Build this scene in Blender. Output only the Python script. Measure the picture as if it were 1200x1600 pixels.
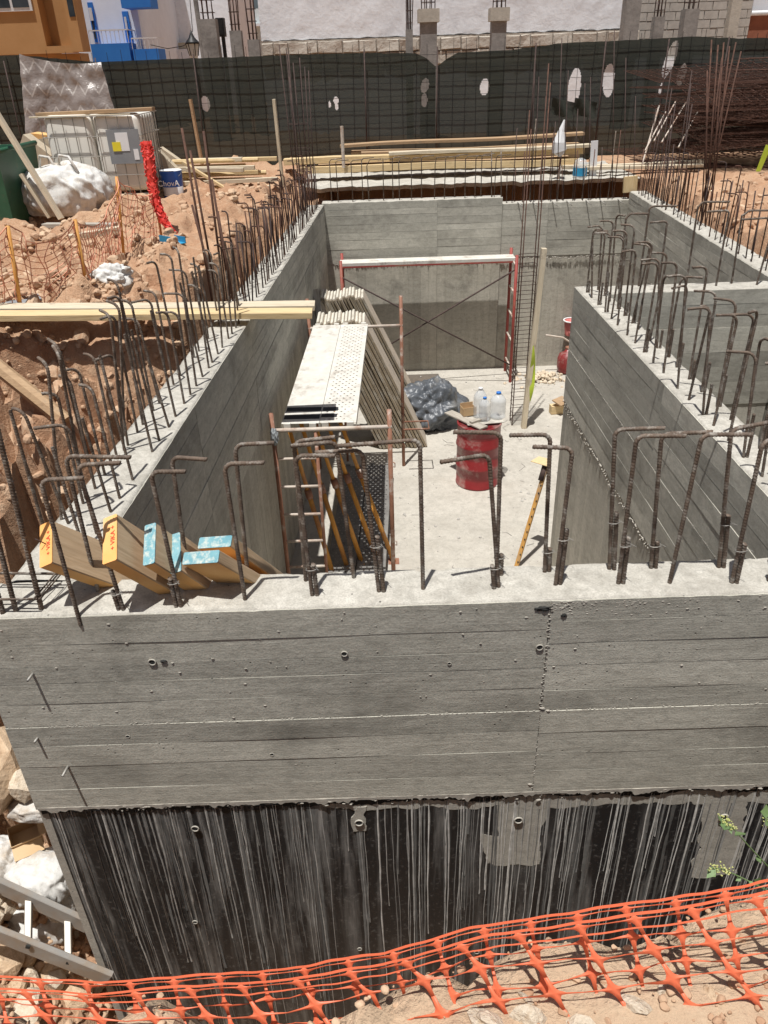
import bpy, math, random
from mathutils import Vector, Matrix, noise
random.seed(7)
R = math.radians
for o in list(bpy.data.objects): bpy.data.objects.remove(o)
scene = bpy.context.scene
col = scene.collection

# ------------------------------------------------------------------ camera
FPX, PITCH, ROLL, CH = 1202.0, R(30.2), R(1.9), 1.75
_F = Vector((0, math.cos(PITCH), -math.sin(PITCH)))
_R0 = Vector((1, 0, 0)); _U0 = Vector((0, math.sin(PITCH), math.cos(PITCH)))
_X = _R0*math.cos(ROLL) - _U0*math.sin(ROLL)
_Y = _R0*math.sin(ROLL) + _U0*math.cos(ROLL)
CAM = Vector((0, 0, CH))
cd = bpy.data.cameras.new('camera'); cam = bpy.data.objects.new('camera', cd); col.objects.link(cam)
m = Matrix((_X, _Y, -_F)).transposed().to_4x4(); m.translation = CAM
cam.matrix_world = m
cd.sensor_fit = 'VERTICAL'; cd.sensor_height = 36; cd.lens = 36*FPX/1600
cd.clip_start = 0.05; cd.clip_end = 1000
scene.camera = cam
scene.render.resolution_x = 768; scene.render.resolution_y = 1024

# ------------------------------------------------------------------ light
SUN = Vector((0.105, 0.222, -1.0)).normalized()          # direction the light travels
sd = bpy.data.lights.new('sun', 'SUN'); sd.energy = 5.0; sd.angle = R(0.53); sd.color = (1, .985, .955)
so = bpy.data.objects.new('sun', sd); col.objects.link(so)
so.rotation_euler = SUN.to_track_quat('-Z', 'Y').to_euler(); so.location = (0, 0, 30)
w = bpy.data.worlds.new('World'); scene.world = w; w.use_nodes = True
nt = w.node_tree; bg = nt.nodes['Background']
sk = nt.nodes.new('ShaderNodeTexSky'); sk.sky_type = 'NISHITA'; sk.sun_disc = False
sk.sun_elevation = math.asin(-SUN.z); sk.sun_rotation = math.atan2(-SUN.x, -SUN.y)
sk.air_density = .8; sk.dust_density = 3.5; sk.ozone_density = 1.0
nt.links.new(sk.outputs[0], bg.inputs[0]); bg.inputs[1].default_value = 0.050
vs = scene.view_settings; vs.view_transform = 'Standard'; vs.look = 'None'; vs.exposure = 0.08; vs.gamma = 1
vs.use_curve_mapping = False

# ------------------------------------------------------------------ helpers
def ray(u, v): return _F + _X*((u-600)/FPX) - _Y*((v-800)/FPX)
def PZ(u, v, z): d = ray(u, v); return CAM + d*((z-CH)/d.z)      # point of the place at a known height
def PY(u, v, y): d = ray(u, v); return CAM + d*(y/d.y)           # point of the place at a known depth
U = random.uniform
def fbm(p, o=4): return noise.fractal(p, 1.0, 2.0, o)

def tag(o, label=None, cat=None, group=None, kind=None):
    if label: o['label'] = label
    if cat: o['category'] = cat
    if group: o['group'] = group
    if kind: o['kind'] = kind
    return o
def empty(name, loc, label, cat, group=None, rz=0):
    o = bpy.data.objects.new(name, None); col.objects.link(o)
    o.location = loc; o.rotation_euler = (0, 0, rz); o.empty_display_size = .1
    return tag(o, label, cat, group)
def wloc(o):
    v = Vector((0, 0, 0))
    while o: v += o.location; o = o.parent
    return v
def link(name, me, mat=None, parent=None, mw=None):
    o = bpy.data.objects.new(name, me); col.objects.link(o)
    if mat and not me.materials: me.materials.append(mat)
    if mw is not None:
        l, q, s = mw.decompose(); o.location = l; o.rotation_mode = 'QUATERNION'; o.rotation_quaternion = q
    if parent:
        o.parent = parent
        if parent.rotation_euler.z == 0 or mw is not None: o.location = o.location - wloc(parent)
    return o
def raw(o, parent):            # parent given in the parent's own frame (location zero)
    o.parent = parent; o.location = (0, 0, 0); return o

class MB:
    def __init__(s): s.v = []; s.f = []; s.t = []; s.mi = []
    def add(s, vs, fs, tone=1.0, mi=0):
        b = len(s.v); s.v += [tuple(x) for x in vs]; s.f += [tuple(b+i for i in f) for f in fs]
        s.t += [tone]*len(vs); s.mi += [mi]*len(fs); return s
    def box(s, c, d, rot=None, tone=1.0, mi=0, bev=0):
        hx, hy, hz = d[0]/2, d[1]/2, d[2]/2; c = Vector(c)
        P = [Vector((x, y, z)) for x in (-hx, hx) for y in (-hy, hy) for z in (-hz, hz)]
        if rot is not None: P = [rot @ p for p in P]
        return s.add([p+c for p in P], [(0,1,3,2),(4,6,7,5),(0,4,5,1),(2,3,7,6),(0,2,6,4),(1,5,7,3)], tone, mi)
    def mm(s, a, b, tone=1.0, mi=0):
        return s.box([(a[i]+b[i])/2 for i in range(3)], [abs(b[i]-a[i]) for i in range(3)], None, tone, mi)
    def tube(s, pts, r, n=6, cap=True, rs=None, tone=1.0, mi=0, slant=0):
        pts = [Vector(p) for p in pts]; N = len(pts); vs = []; fs = []
        t0 = (pts[1]-pts[0]).normalized()
        a = t0.orthogonal().normalized()
        for i, p in enumerate(pts):
            t = (pts[min(i+1, N-1)]-pts[max(i-1, 0)]).normalized()
            a = (a - t*a.dot(t)).normalized(); b = t.cross(a)
            rr = rs[i] if rs else r
            for k in range(n):
                th = 2*math.pi*k/n
                vs.append(p + a*(rr*math.cos(th)) + b*(rr*math.sin(th)) + t*(slant*math.sin(th)))
        for i in range(N-1):
            for k in range(n):
                fs.append((i*n+k, i*n+(k+1) % n, (i+1)*n+(k+1) % n, (i+1)*n+k))
        if cap: fs.append(tuple(range(n-1, -1, -1))); fs.append(tuple((N-1)*n+k for k in range(n)))
        return s.add(vs, fs, tone, mi)
    def lathe(s, prof, n=24, c=(0, 0, 0), rot=None, mi=0, cap=True):
        c = Vector(c); vs = []; fs = []
        for r, z in prof:
            for k in range(n):
                p = Vector((r*math.cos(2*math.pi*k/n), r*math.sin(2*math.pi*k/n), z))
                vs.append(c + (rot @ p if rot is not None else p))
        for i in range(len(prof)-1):
            for k in range(n): fs.append((i*n+k, i*n+(k+1) % n, (i+1)*n+(k+1) % n, (i+1)*n+k))
        if cap: fs.append(tuple(range(n-1, -1, -1))); fs.append(tuple((len(prof)-1)*n+k for k in range(n)))
        return s.add(vs, fs, 1.0, mi)
    def grid(s, nu, nv, fn, skip=None, tone=1.0, mi=0):
        vs = [fn(i/nu, j/nv) for j in range(nv+1) for i in range(nu+1)]; fs = []
        for j in range(nv):
            for i in range(nu):
                if skip and skip((i+.5)/nu, (j+.5)/nv): continue
                a = j*(nu+1)+i; fs.append((a, a+1, a+nu+2, a+nu+1))
        return s.add(vs, fs, tone, mi)
    def mesh(s, name, mats, smooth=False):
        me = bpy.data.meshes.new(name); me.from_pydata(s.v, [], s.f)
        if not isinstance(mats, (list, tuple)): mats = [mats]
        for mm_ in mats: me.materials.append(mm_)
        if len(mats) > 1: me.polygons.foreach_set('material_index', s.mi)
        if any(t != 1.0 for t in s.t):
            at = me.color_attributes.new('tone', 'FLOAT_COLOR', 'POINT')
            buf = []
            for t in s.t: buf += [t, t, t, 1]
            at.data.foreach_set('color', buf)
        if smooth: me.polygons.foreach_set('use_smooth', [True]*len(me.polygons))
        me.update(); return me
    def build(s, name, mats, parent=None, smooth=False, mw=None):
        return link(name, s.mesh(name, mats, smooth), None, parent, mw)

def frame(p0, p1, up=(0, 0, 1)):       # local X runs from p0 to p1, local Z near up
    p0 = Vector(p0); x = (Vector(p1)-p0).normalized(); y = Vector(up).cross(x).normalized(); z = x.cross(y)
    m = Matrix((x, y, z)).transposed().to_4x4(); m.translation = p0; return m
def plank(name, p0, p1, wd, th, mat, parent=None, up=(0, 0, 1), warp=0.0, bev=.003):
    L = (Vector(p1)-Vector(p0)).length; n = 6; vs = []; fs = []
    ph = U(0, 9)
    for i in range(n+1):
        x = L*i/n; dz = warp*math.sin(ph+x*1.7); dy = warp*.6*math.sin(2*ph+x*1.3)
        for (y, z) in ((-wd/2+bev, -th/2), (wd/2-bev, -th/2), (wd/2, -th/2+bev), (wd/2, th/2-bev), (wd/2-bev, th/2), (-wd/2+bev, th/2), (-wd/2, th/2-bev), (-wd/2, -th/2+bev)):
            vs.append((x, y+dy, z+dz))
    for i in range(n):
        for k in range(8): fs.append((i*8+k, (i+1)*8+k, (i+1)*8+(k+1) % 8, i*8+(k+1) % 8))
    fs.append(tuple(range(8))); fs.append(tuple(n*8+k for k in range(7, -1, -1)))
    return MB().add(vs, fs).build(name, mat, parent, mw=frame(p0, p1, up))

def blob(rad, seed, sub=3, amp=.25, sc=1.6, flat=None, ridg=0, box=0, pleat=1., fine=0, drape=0):
    import bmesh
    bm = bmesh.new(); bmesh.ops.create_icosphere(bm, subdivisions=sub, radius=1)
    for v in bm.verts:
        d = v.co.normalized()
        if box: d = Vector([math.copysign(abs(c_)**box, c_) for c_ in d]); d = d*(1/max(.75, d.length**.55))
        q = d*sc + Vector((seed*3.1, seed*1.7, seed))
        k = 1 + amp*fbm(q, 3)
        if ridg:
            w_ = q + Vector((noise.noise(q*1.7), noise.noise(q*1.7+Vector((5, 0, 0))), noise.noise(q*1.7+Vector((0, 5, 0)))))*.35
            w_.z *= pleat
            k += ridg*(noise.voronoi(w_*.9)[0][0]-.45)*.55 + ridg*(noise.voronoi(w_*1.9+Vector((3, 3, 3)))[0][0]-.45)*.30 + fine*ridg*(.16*(noise.voronoi(w_*4.3)[0][0]-.3)+.08*(noise.voronoi(w_*9)[0][0]-.3))
        if drape:
            an = math.atan2(d.y, d.x); hz_ = max(0, 1-abs(d.z))
            f_ = math.sin(9*an+3*noise.noise(q*.8)+2*d.z); f2_ = math.sin(17*an-4*noise.noise(q*1.1+Vector((2, 2, 2))))
            k += drape*hz_*(max(0, f_)**3*.9+.35*max(0, f2_)**2) - drape*1.6*max(0, d.z-.55)*(1+noise.noise(q*1.6))
        p = Vector((d.x*rad[0]*k, d.y*rad[1]*k, d.z*rad[2]*k))
        if flat is not None and p.z < flat: p.z = flat + (p.z-flat)*.08
        v.co = p
    mb = MB(); bm.verts.index_update()
    mb.add([v.co.copy() for v in bm.verts], [tuple(v.index for v in f.verts) for f in bm.faces]); bm.free()
    return mb
def stone_mesh(seed, rad=(1, .8, .65), planes=7):
    import bmesh
    rnd = random.Random(seed)
    bm = bmesh.new(); bmesh.ops.create_icosphere(bm, subdivisions=2, radius=1)
    pl = [(Vector((rnd.gauss(0, 1), rnd.gauss(0, 1), rnd.gauss(0, 1))).normalized(), rnd.uniform(.5, .85)) for _ in range(planes)]
    for v in bm.verts:
        p = v.co.copy()
        for n_, d_ in pl:
            t = p.dot(n_)
            if t > d_: p -= n_*(t-d_)
        p += p.normalized()*.05*noise.noise(p*3+Vector((seed, 0, 0)))
        v.co = Vector((p.x*rad[0], p.y*rad[1], p.z*rad[2]))
    bm.verts.index_update()
    r = ([v.co.copy() for v in bm.verts], [tuple(v.index for v in f.verts) for f in bm.faces]); bm.free(); return r
def text_mesh(txt, size, ext=.001):
    cu = bpy.data.curves.new('lettering', 'FONT'); cu.body = txt; cu.size = size; cu.extrude = ext
    cu.align_x = 'CENTER'; cu.align_y = 'CENTER'
    o = bpy.data.objects.new('tmp', cu); col.objects.link(o)
    dg = bpy.context.evaluated_depsgraph_get(); me = bpy.data.meshes.new_from_object(o.evaluated_get(dg))
    bpy.data.objects.remove(o); return me

# ------------------------------------------------------------------ materials
def newmat(name):
    m = bpy.data.materials.new(name); m.use_nodes = True; nt = m.node_tree
    return m, nt, nt.nodes['Principled BSDF']
class N:
    def __init__(s, nt): s.nt = nt
    def n(s, t, **k):
        x = s.nt.nodes.new(t)
        for a, b in k.items(): setattr(x, a, b)
        return x
    def l(s, a, b): s.nt.links.new(a, b)
    def coords(s, scale=(1, 1, 1), rnd=True, world=False):
        if world: c = s.n('ShaderNodeNewGeometry').outputs['Position']
        else: c = s.n('ShaderNodeTexCoord').outputs['Object']
        if rnd and not world:
            oi = s.n('ShaderNodeObjectInfo'); ad = s.n('ShaderNodeVectorMath', operation='ADD')
            mu = s.n('ShaderNodeMath', operation='MULTIPLY'); mu.inputs[1].default_value = 37.0
            s.l(oi.outputs['Random'], mu.inputs[0]); s.l(c, ad.inputs[0]); s.l(mu.outputs[0], ad.inputs[1]); c = ad.outputs[0]
        mp = s.n('ShaderNodeMapping'); mp.inputs['Scale'].default_value = scale; s.l(c, mp.inputs['Vector'])
        return mp.outputs[0]
    def noise(s, vec, scale, detail=5, rough=.6, dist=0):
        x = s.n('ShaderNodeTexNoise'); x.inputs['Scale'].default_value = scale; x.inputs['Detail'].default_value = detail
        x.inputs['Roughness'].default_value = rough; x.inputs['Distortion'].default_value = dist
        s.l(vec, x.inputs['Vector']); return x.outputs['Fac']
    def ramp(s, fac, stops):
        x = s.n('ShaderNodeValToRGB'); e = x.color_ramp.elements
        while len(e) < len(stops): e.new(.5)
        for i, (p, c) in enumerate(stops):
            e[i].position = p; e[i].color = (c, c, c, 1) if not isinstance(c, tuple) else (*c, 1)
        s.l(fac, x.inputs[0]); return x.outputs[0]
    def mix(s, fac, a, b, mode='MIX'):
        x = s.n('ShaderNodeMix', data_type='RGBA', blend_type=mode)
        for sock, val in ((x.inputs[0], fac), (x.inputs[6], a), (x.inputs[7], b)):
            if isinstance(val, (int, float)): sock.default_value = val
            elif isinstance(val, tuple): sock.default_value = (*val, 1)
            else: s.l(val, sock)
        return x.outputs[2]
    def tone(s, c):
        a = s.n('ShaderNodeAttribute', attribute_name='tone'); return s.mix(1.0, c, a.outputs['Color'], 'MULTIPLY')
    def bump(s, bsdf, h, strength=.4, dist=.01):
        b = s.n('ShaderNodeBump'); b.inputs['Strength'].default_value = strength; b.inputs['Distance'].default_value = dist
        s.l(h, b.inputs['Height']); s.l(b.outputs[0], bsdf.inputs['Normal'])
    def madd(s, a, b, fa=1., fb=1.):
        x = s.n('ShaderNodeMath', operation='MULTIPLY'); x.inputs[1].default_value = fa; s.l(a, x.inputs[0])
        y = s.n('ShaderNodeMath', operation='MULTIPLY_ADD'); y.inputs[1].default_value = fb; s.l(b, y.inputs[0]); s.l(x.outputs[0], y.inputs[2])
        return y.outputs[0]

def generic(name, c1, c2, scale=6, rough=.7, metal=0, bump=.2, stretch=(1, 1, 1), dist=.004, dirt=None, dirtscale=3, dirtamt=.55, tone=False, coat=0):
    m, nt, b = newmat(name); k = N(nt); v = k.coords(stretch)
    n1 = k.noise(v, scale, 6); colr = k.mix(k.ramp(n1, [(.3, 0.), (.7, 1.)]), c1, c2)
    if dirt:
        n2 = k.noise(k.coords(), dirtscale, 8, .7); colr = k.mix(k.ramp(n2, [(dirtamt-.07, 0.), (dirtamt+.1, 1.)]), colr, dirt)
    if tone: colr = k.tone(colr)
    k.l(colr, b.inputs['Base Color']); b.inputs['Roughness'].default_value = rough; b.inputs['Metallic'].default_value = metal
    if coat: b.inputs['Coat Weight'].default_value = coat
    if bump: k.bump(b, n1, bump, dist)
    return m

def concrete(name, c1, c2, stretch, tone=True, stain=.5, bump=.5, dark=(.06, .056, .05)):
    m, nt, b = newmat(name); k = N(nt)
    g = k.noise(k.coords(stretch), 2.2, 8, .68, .6)
    st = k.noise(k.coords((1, 1, 1.4)), 1.3, 9, .68, .4)
    fine = k.noise(k.coords(), 130, 4, .65)
    vr = k.n('ShaderNodeTexVoronoi'); vr.inputs['Scale'].default_value = 26; k.l(k.coords(), vr.inputs['Vector'])
    pits = k.ramp(vr.outputs['Distance'], [(.05, 0.), (.13, 1.)])
    pm = k.ramp(k.noise(k.coords(), 4.5, 3), [(.52, 0.), (.60, 1.)])
    pit2 = k.mix(pm, (1., 1., 1.), pits)
    blot = k.noise(k.coords((1, 1, 2.5)), 3.2, 7, .65, .8)
    gm = k.madd(g, blot, .45, .55)
    c = k.mix(k.ramp(gm, [(.34, 0.), (.64, 1.)]), c1, c2)
    mid = k.noise(k.coords((1, 1, 1.6)), 17, 6, .7, .5)
    c = k.mix(k.ramp(mid, [(.36, .38), (.52, 0.)]), c, tuple(x*.62 for x in c1))
    c = k.mix(k.ramp(mid, [(.58, 0.), (.72, .35)]), c, tuple(min(.8, x*1.18) for x in c2))
    c = k.mix(k.ramp(st, [(stain, 0.), (stain+.2, .7)]), c, dark)
    c = k.mix(k.ramp(fine, [(.25, .55), (.6, 0.)]), c, tuple(x*.55 for x in c1))
    c = k.mix(.75, c, k.mix(1.0, c, pit2, 'MULTIPLY'))
    if tone: c = k.tone(c)
    k.l(c, b.inputs['Base Color']); b.inputs['Roughness'].default_value = .9
    h = k.madd(k.madd(k.madd(g, fine, .38, .35), mid, 1., .5), pit2, 1., .5)
    k.bump(b, h, bump, .006); return m

MT = {}
MT['conc_h'] = concrete('concrete_boardmarked', (.43, .41, .345), (.62, .595, .51), (1, 1, 20), stain=.50, bump=.6, dark=(.17, .158, .132))
MT['conc_v'] = concrete('concrete_vertical_boards', (.385, .36, .30), (.545, .515, .44), (11, 11, .8), stain=.57)
MT['conc_body'] = concrete('concrete_plain', (.375, .35, .30), (.525, .495, .43), (1, 1, 1), tone=False, stain=.58)
MT['conc_top'] = concrete('concrete_rough_top', (.36, .335, .285), (.62, .59, .52), (9, 9, 9), tone=False, stain=.56, bump=1.0, dark=(.30, .27, .225))
MT['floor'] = concrete('concrete_floor', (.42, .39, .335), (.54, .505, .44), (1, 1, 1), tone=False, stain=.50, bump=.15, dark=(.36, .325, .27))
MT['conc_stub'] = concrete('concrete_column', (.20, .19, .18), (.32, .31, .29), (3, 3, 1), tone=False, stain=.5)
MT['mortar'] = generic('mortar_lumps', (.30, .275, .235), (.48, .445, .385), 30, .95, bump=.4)
MT['drip'] = generic('cement_drips', (.42, .41, .38), (.66, .645, .61), 25, .9, bump=.3, tone=True)
def bitumen():
    m, nt, b = newmat('bitumen_paint'); k = N(nt)
    v = k.coords((9, 9, .55), rnd=False); n1 = k.noise(v, 1.6, 6, .62, .3)
    big = k.noise(k.coords((1.3, 1, .8), rnd=False), 1.5, 4)
    f = k.n('ShaderNodeMath', operation='MULTIPLY'); k.l(k.ramp(n1, [(.49, 0.), (.68, 1.)]), f.inputs[0]); k.l(k.ramp(big, [(.38, .12), (.62, .95)]), f.inputs[1])
    fine = k.noise(k.coords((30, 30, 2.5), rnd=False), 2.2, 4, .6); 
    f2 = k.n('ShaderNodeMath', operation='MULTIPLY'); k.l(f.outputs[0], f2.inputs[0]); k.l(k.ramp(fine, [(.3, .45), (.65, 1.)]), f2.inputs[1])
    sp = k.noise(k.coords(rnd=False), 45, 5, .7)
    c = k.mix(k.ramp(sp, [(.55, 0.), (.72, .55)]), (.012, .012, .013), (.20, .195, .185))
    c = k.mix(f2.outputs[0], c, (.36, .35, .33)); k.l(c, b.inputs['Base Color'])
    b.inputs['Roughness'].default_value = .55; k.bump(b, k.madd(n1, sp, .4, .6), .5, .004); return m
MT['bitumen'] = bitumen()
def ground_mat():
    m, nt, b = newmat('sandy_earth'); k = N(nt)
    v = k.coords(world=True); n1 = k.noise(v, 1.1, 8, .65); n2 = k.noise(v, 14, 8, .7); n3 = k.noise(v, 70, 3, .6)
    c = k.mix(k.ramp(n1, [(.35, 0.), (.66, 1.)]), (.36, .19, .105), (.53, .345, .215))
    c = k.mix(k.ramp(n2, [(.5, 0.), (.72, .75)]), c, (.58, .42, .28))
    c = k.mix(k.ramp(n3, [(.28, .6), (.5, 0.)]), c, (.26, .14, .075))
    sp = k.n('ShaderNodeSeparateXYZ'); k.l(v, sp.inputs[0])          # paler dusty fill on the street side of the pit
    mr = k.n('ShaderNodeMapRange'); mr.inputs[1].default_value = 1.5; mr.inputs[2].default_value = 2.4; mr.inputs[3].default_value = .65; mr.inputs[4].default_value = 0.; k.l(sp.outputs['Y'], mr.inputs[0])
    c = k.mix(mr.outputs[0], c, (.62, .47, .32))
    k.l(c, b.inputs['Base Color']); b.inputs['Roughness'].default_value = .97
    k.bump(b, k.madd(n2, n3, 1., .35), .9, .03); return m
MT['ground'] = ground_mat()
MT['stone'] = generic('sandstone', (.50, .35, .22), (.62, .47, .32), 5, .95, bump=.7, dist=.02, dirt=(.38, .24, .14), dirtamt=.58)
MT['clod'] = generic('earth_clods', (.38, .215, .125), (.58, .43, .29), 3, .97, bump=.6, dist=.02)
MT['stone_pale'] = generic('pale_stone', (.54, .44, .32), (.66, .57, .45), 5, .95, bump=.6, dist=.02, dirt=(.45, .33, .22), dirtamt=.6)
MT['rebar'] = generic('rebar_steel', (.085, .062, .047), (.19, .14, .105), 28, .8, .25, .3, dirt=(.36, .335, .295), dirtscale=26, dirtamt=.57)
MT['rebar_rust'] = generic('rebar_rusty', (.06, .030, .022), (.15, .075, .05), 18, .85, .2, .3)
MT['rebar_dark'] = generic('rebar_weathered', (.045, .030, .027), (.10, .065, .055), 18, .85, .2, .3)
MT['wire'] = generic('tie_wire', (.25, .24, .22), (.42, .40, .36), 20, .6, .5, 0)
def wood(name, c1, c2, dirt=(.25, .2, .15), da=.62, rough=.8):
    m, nt, b = newmat(name); k = N(nt)
    g = k.noise(k.coords((1.2, 16, 16)), 3.5, 8, .65, 1.2); g2 = k.noise(k.coords((.6, 5, 5)), 2, 4, .6, 2.5)
    c = k.mix(k.ramp(g, [(.32, 0.), (.68, 1.)]), c1, c2)
    c = k.mix(k.ramp(g2, [(.5, 0.), (.75, .5)]), c, tuple(x*.6 for x in c1))
    c = k.mix(k.ramp(k.noise(k.coords(), 4, 8, .7), [(da-.05, 0.), (da+.12, .8)]), c, dirt)
    k.l(c, b.inputs['Base Color']); b.inputs['Roughness'].default_value = rough; k.bump(b, g, .5, .004); return m
MT['wood_y'] = wood('timber_yellow', (.56, .40, .20), (.70, .55, .32))
MT['wood_p'] = wood('timber_pale', (.52, .43, .30), (.66, .58, .44))
MT['wood_g'] = wood('timber_grey', (.30, .27, .22), (.46, .42, .36))
MT['wood_b'] = wood('timber_brown', (.32, .20, .11), (.48, .33, .19))
MT['wood_beam'] = wood('beam_wood', (.47, .325, .19), (.60, .445, .285), da=.66)
MT['wood_panel'] = wood('panel_edges', (.20, .155, .10), (.40, .33, .23), (.5, .47, .4), .55)
MT['panel_end'] = generic('panel_ends', (.52, .49, .41), (.66, .63, .54), 9, .85, dirt=(.35, .31, .25), dirtamt=.6)
MT['panel_face'] = wood('panel_face', (.45, .37, .28), (.60, .52, .42), (.34, .30, .26), .56)
MT['orange_end'] = generic('orange_end_paint', (.82, .36, .09), (.88, .50, .20), 6, .7, dirt=(.62, .50, .34), dirtamt=.63)
MT['orange_bounce_slab'] = generic('orange_bounce_and_slab', (.70, .38, .12), (.78, .50, .22), 6, .75)  # reflected orange light put into the beam undersides; also the orange slab's own colour
MT['teal_end'] = generic('teal_end_paint', (.10, .28, .34), (.22, .42, .46), 14, .75, dirt=(.55, .58, .52), dirtscale=34, dirtamt=.55)
MT['red_ink'] = generic('red_ink', (.55, .03, .015), (.60, .05, .03), 10, .7, bump=0)
MT['red_paint'] = generic('red_drum_paint', (.19, .015, .018), (.26, .026, .028), 5, .38, 0, .1, dirt=(.36, .24, .21), dirtscale=3.4, dirtamt=.58)
MT['red_steel'] = generic('red_scaffold_paint', (.28, .04, .035), (.36, .07, .05), 8, .6, 0, .2, dirt=(.30, .16, .10), dirtamt=.58)
MT['rust_steel'] = generic('rusty_scaffold_tube', (.22, .095, .055), (.34, .17, .11), 9, .7, .1, .3, dirt=(.55, .50, .44), dirtscale=6, dirtamt=.60)
MT['dusty_steel'] = generic('dusty_scaffold_tube', (.46, .38, .31), (.60, .54, .47), 9, .75, 0, .3, dirt=(.30, .15, .09), dirtscale=7, dirtamt=.58)
MT['orange_prop'] = generic('orange_prop_paint', (.60, .26, .04), (.68, .34, .07), 8, .6, 0, .2, dirt=(.30, .13, .06), dirtamt=.58)
MT['straight'] = generic('worn_orange_bar', (.44, .22, .05), (.55, .30, .08), 9, .65, 0, .2, dirt=(.30, .22, .15), dirtscale=7, dirtamt=.54)
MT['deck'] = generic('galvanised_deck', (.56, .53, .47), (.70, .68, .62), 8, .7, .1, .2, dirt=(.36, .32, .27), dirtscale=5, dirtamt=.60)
MT['deck_shaded'] = generic('deck_in_shade', (.16, .15, .14), (.26, .25, .23), 8, .7, .2, .2)  # shaded copy of the deck metal, scaffold shadow put into its colour
MT['black_tape'] = generic('black_grip', (.015, .015, .017), (.03, .03, .033), 9, .8)
MT['tarp'] = generic('dark_plastic', (.060, .068, .078), (.12, .13, .145), 5, .40, 0, .6, dist=.03, dirt=(.22, .21, .19), dirtscale=3, dirtamt=.60)
MT['aluminium'] = generic('dusty_aluminium', (.36, .345, .32), (.46, .44, .41), 6, .6, .4, .15, dirt=(.40, .33, .26), dirtscale=5, dirtamt=.50)
MT['sack'] = generic('woven_sack', (.56, .55, .52), (.68, .67, .64), 14, .75, 0, .8, dist=.02, stretch=(1, 1, .35), dirt=(.42, .35, .27), dirtscale=4, dirtamt=.55)
MT['card'] = generic('cardboard', (.50, .34, .18), (.58, .41, .24), 5, .85)
MT['foam'] = generic('beige_foam', (.46, .38, .27), (.56, .48, .36), 20, .9)
MT['green'] = generic('green_skip_paint', (.018, .085, .045), (.03, .12, .065), 4, .5, 0, .2, dirt=(.12, .10, .07), dirtamt=.64)
MT['ibc'] = generic('ibc_plastic', (.76, .73, .65), (.82, .79, .72), 2, .45, 0, 0)
MT['cage'] = generic('cage_steel', (.26, .24, .21), (.40, .37, .32), 8, .5, .4, .1)
MT['grey_plate'] = generic('grey_plate', (.20, .21, .22), (.26, .27, .28), 5, .6)
MT['white'] = generic('white_print', (.72, .72, .72), (.78, .78, .78), 5, .7, bump=0)
MT['yellow'] = generic('yellow_print', (.75, .62, .02), (.78, .66, .05), 5, .7, bump=0)
MT['blue_label'] = generic('blue_label', (.015, .09, .42), (.02, .12, .50), 3, .4, bump=0)
MT['blue_plastic'] = generic('blue_plastic', (.02, .22, .42), (.04, .32, .52), 6, .5)
MT['grey_bucket'] = generic('grey_bucket', (.22, .24, .25), (.30, .32, .33), 6, .6)
MT['net_small'] = generic('faded_orange_net', (.62, .24, .14), (.70, .36, .24), 8, .7, bump=0)
MT['net_red'] = generic('red_net', (.62, .03, .02), (.75, .07, .05), 9, .55, bump=0)
MT['net_post'] = generic('orange_post', (.60, .27, .06), (.68, .36, .10), 8, .7)
def netmat():
    m, nt, b = newmat('orange_barrier_mesh'); b.inputs['Base Color'].default_value = (.92, .24, .115, 1)
    b.inputs['Roughness'].default_value = .45; k = N(nt)
    tr = k.n('ShaderNodeBsdfTranslucent'); tr.inputs[0].default_value = (.95, .31, .16, 1)
    mx = k.n('ShaderNodeMixShader'); mx.inputs[0].default_value = .35
    out = nt.nodes['Material Output']; k.l(b.outputs[0], mx.inputs[1]); k.l(tr.outputs[0], mx.inputs[2]); k.l(mx.outputs[0], out.inputs[0]); return m
MT['barrier'] = netmat()
def shade_net():
    m, nt, b = newmat('shade_net'); k = N(nt)
    n1 = k.noise(k.coords((.6, 1, 3)), 1.6, 7, .65); n2 = k.noise(k.coords(), 40, 3)
    c = k.mix(k.ramp(n1, [(.32, 0.), (.7, 1.)]), (.020, .024, .017), (.036, .039, .028)); k.l(c, b.inputs['Base Color'])
    b.inputs['Roughness'].default_value = .9; k.bump(b, n2, .4, .01)
    tr = k.n('ShaderNodeBsdfTransparent'); mx = k.n('ShaderNodeMixShader'); mx.inputs[0].default_value = .035
    out = nt.nodes['Material Output']; k.l(b.outputs[0], mx.inputs[1]); k.l(tr.outputs[0], mx.inputs[2]); k.l(mx.outputs[0], out.inputs[0]); return m
MT['shade'] = shade_net()
def plastic_clear(name, c, a):
    m, nt, b = newmat(name); k = N(nt); b.inputs['Base Color'].default_value = (*c, 1); b.inputs['Roughness'].default_value = .08
    b.inputs['Alpha'].default_value = a; b.inputs['IOR'].default_value = 1.5; return m
MT['bottle'] = plastic_clear('clear_bottle', (.75, .78, .80), .38)
MT['bottle_cap'] = generic('bottle_cap', (.02, .15, .55), (.03, .2, .6), 5, .4, bump=0)
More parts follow.
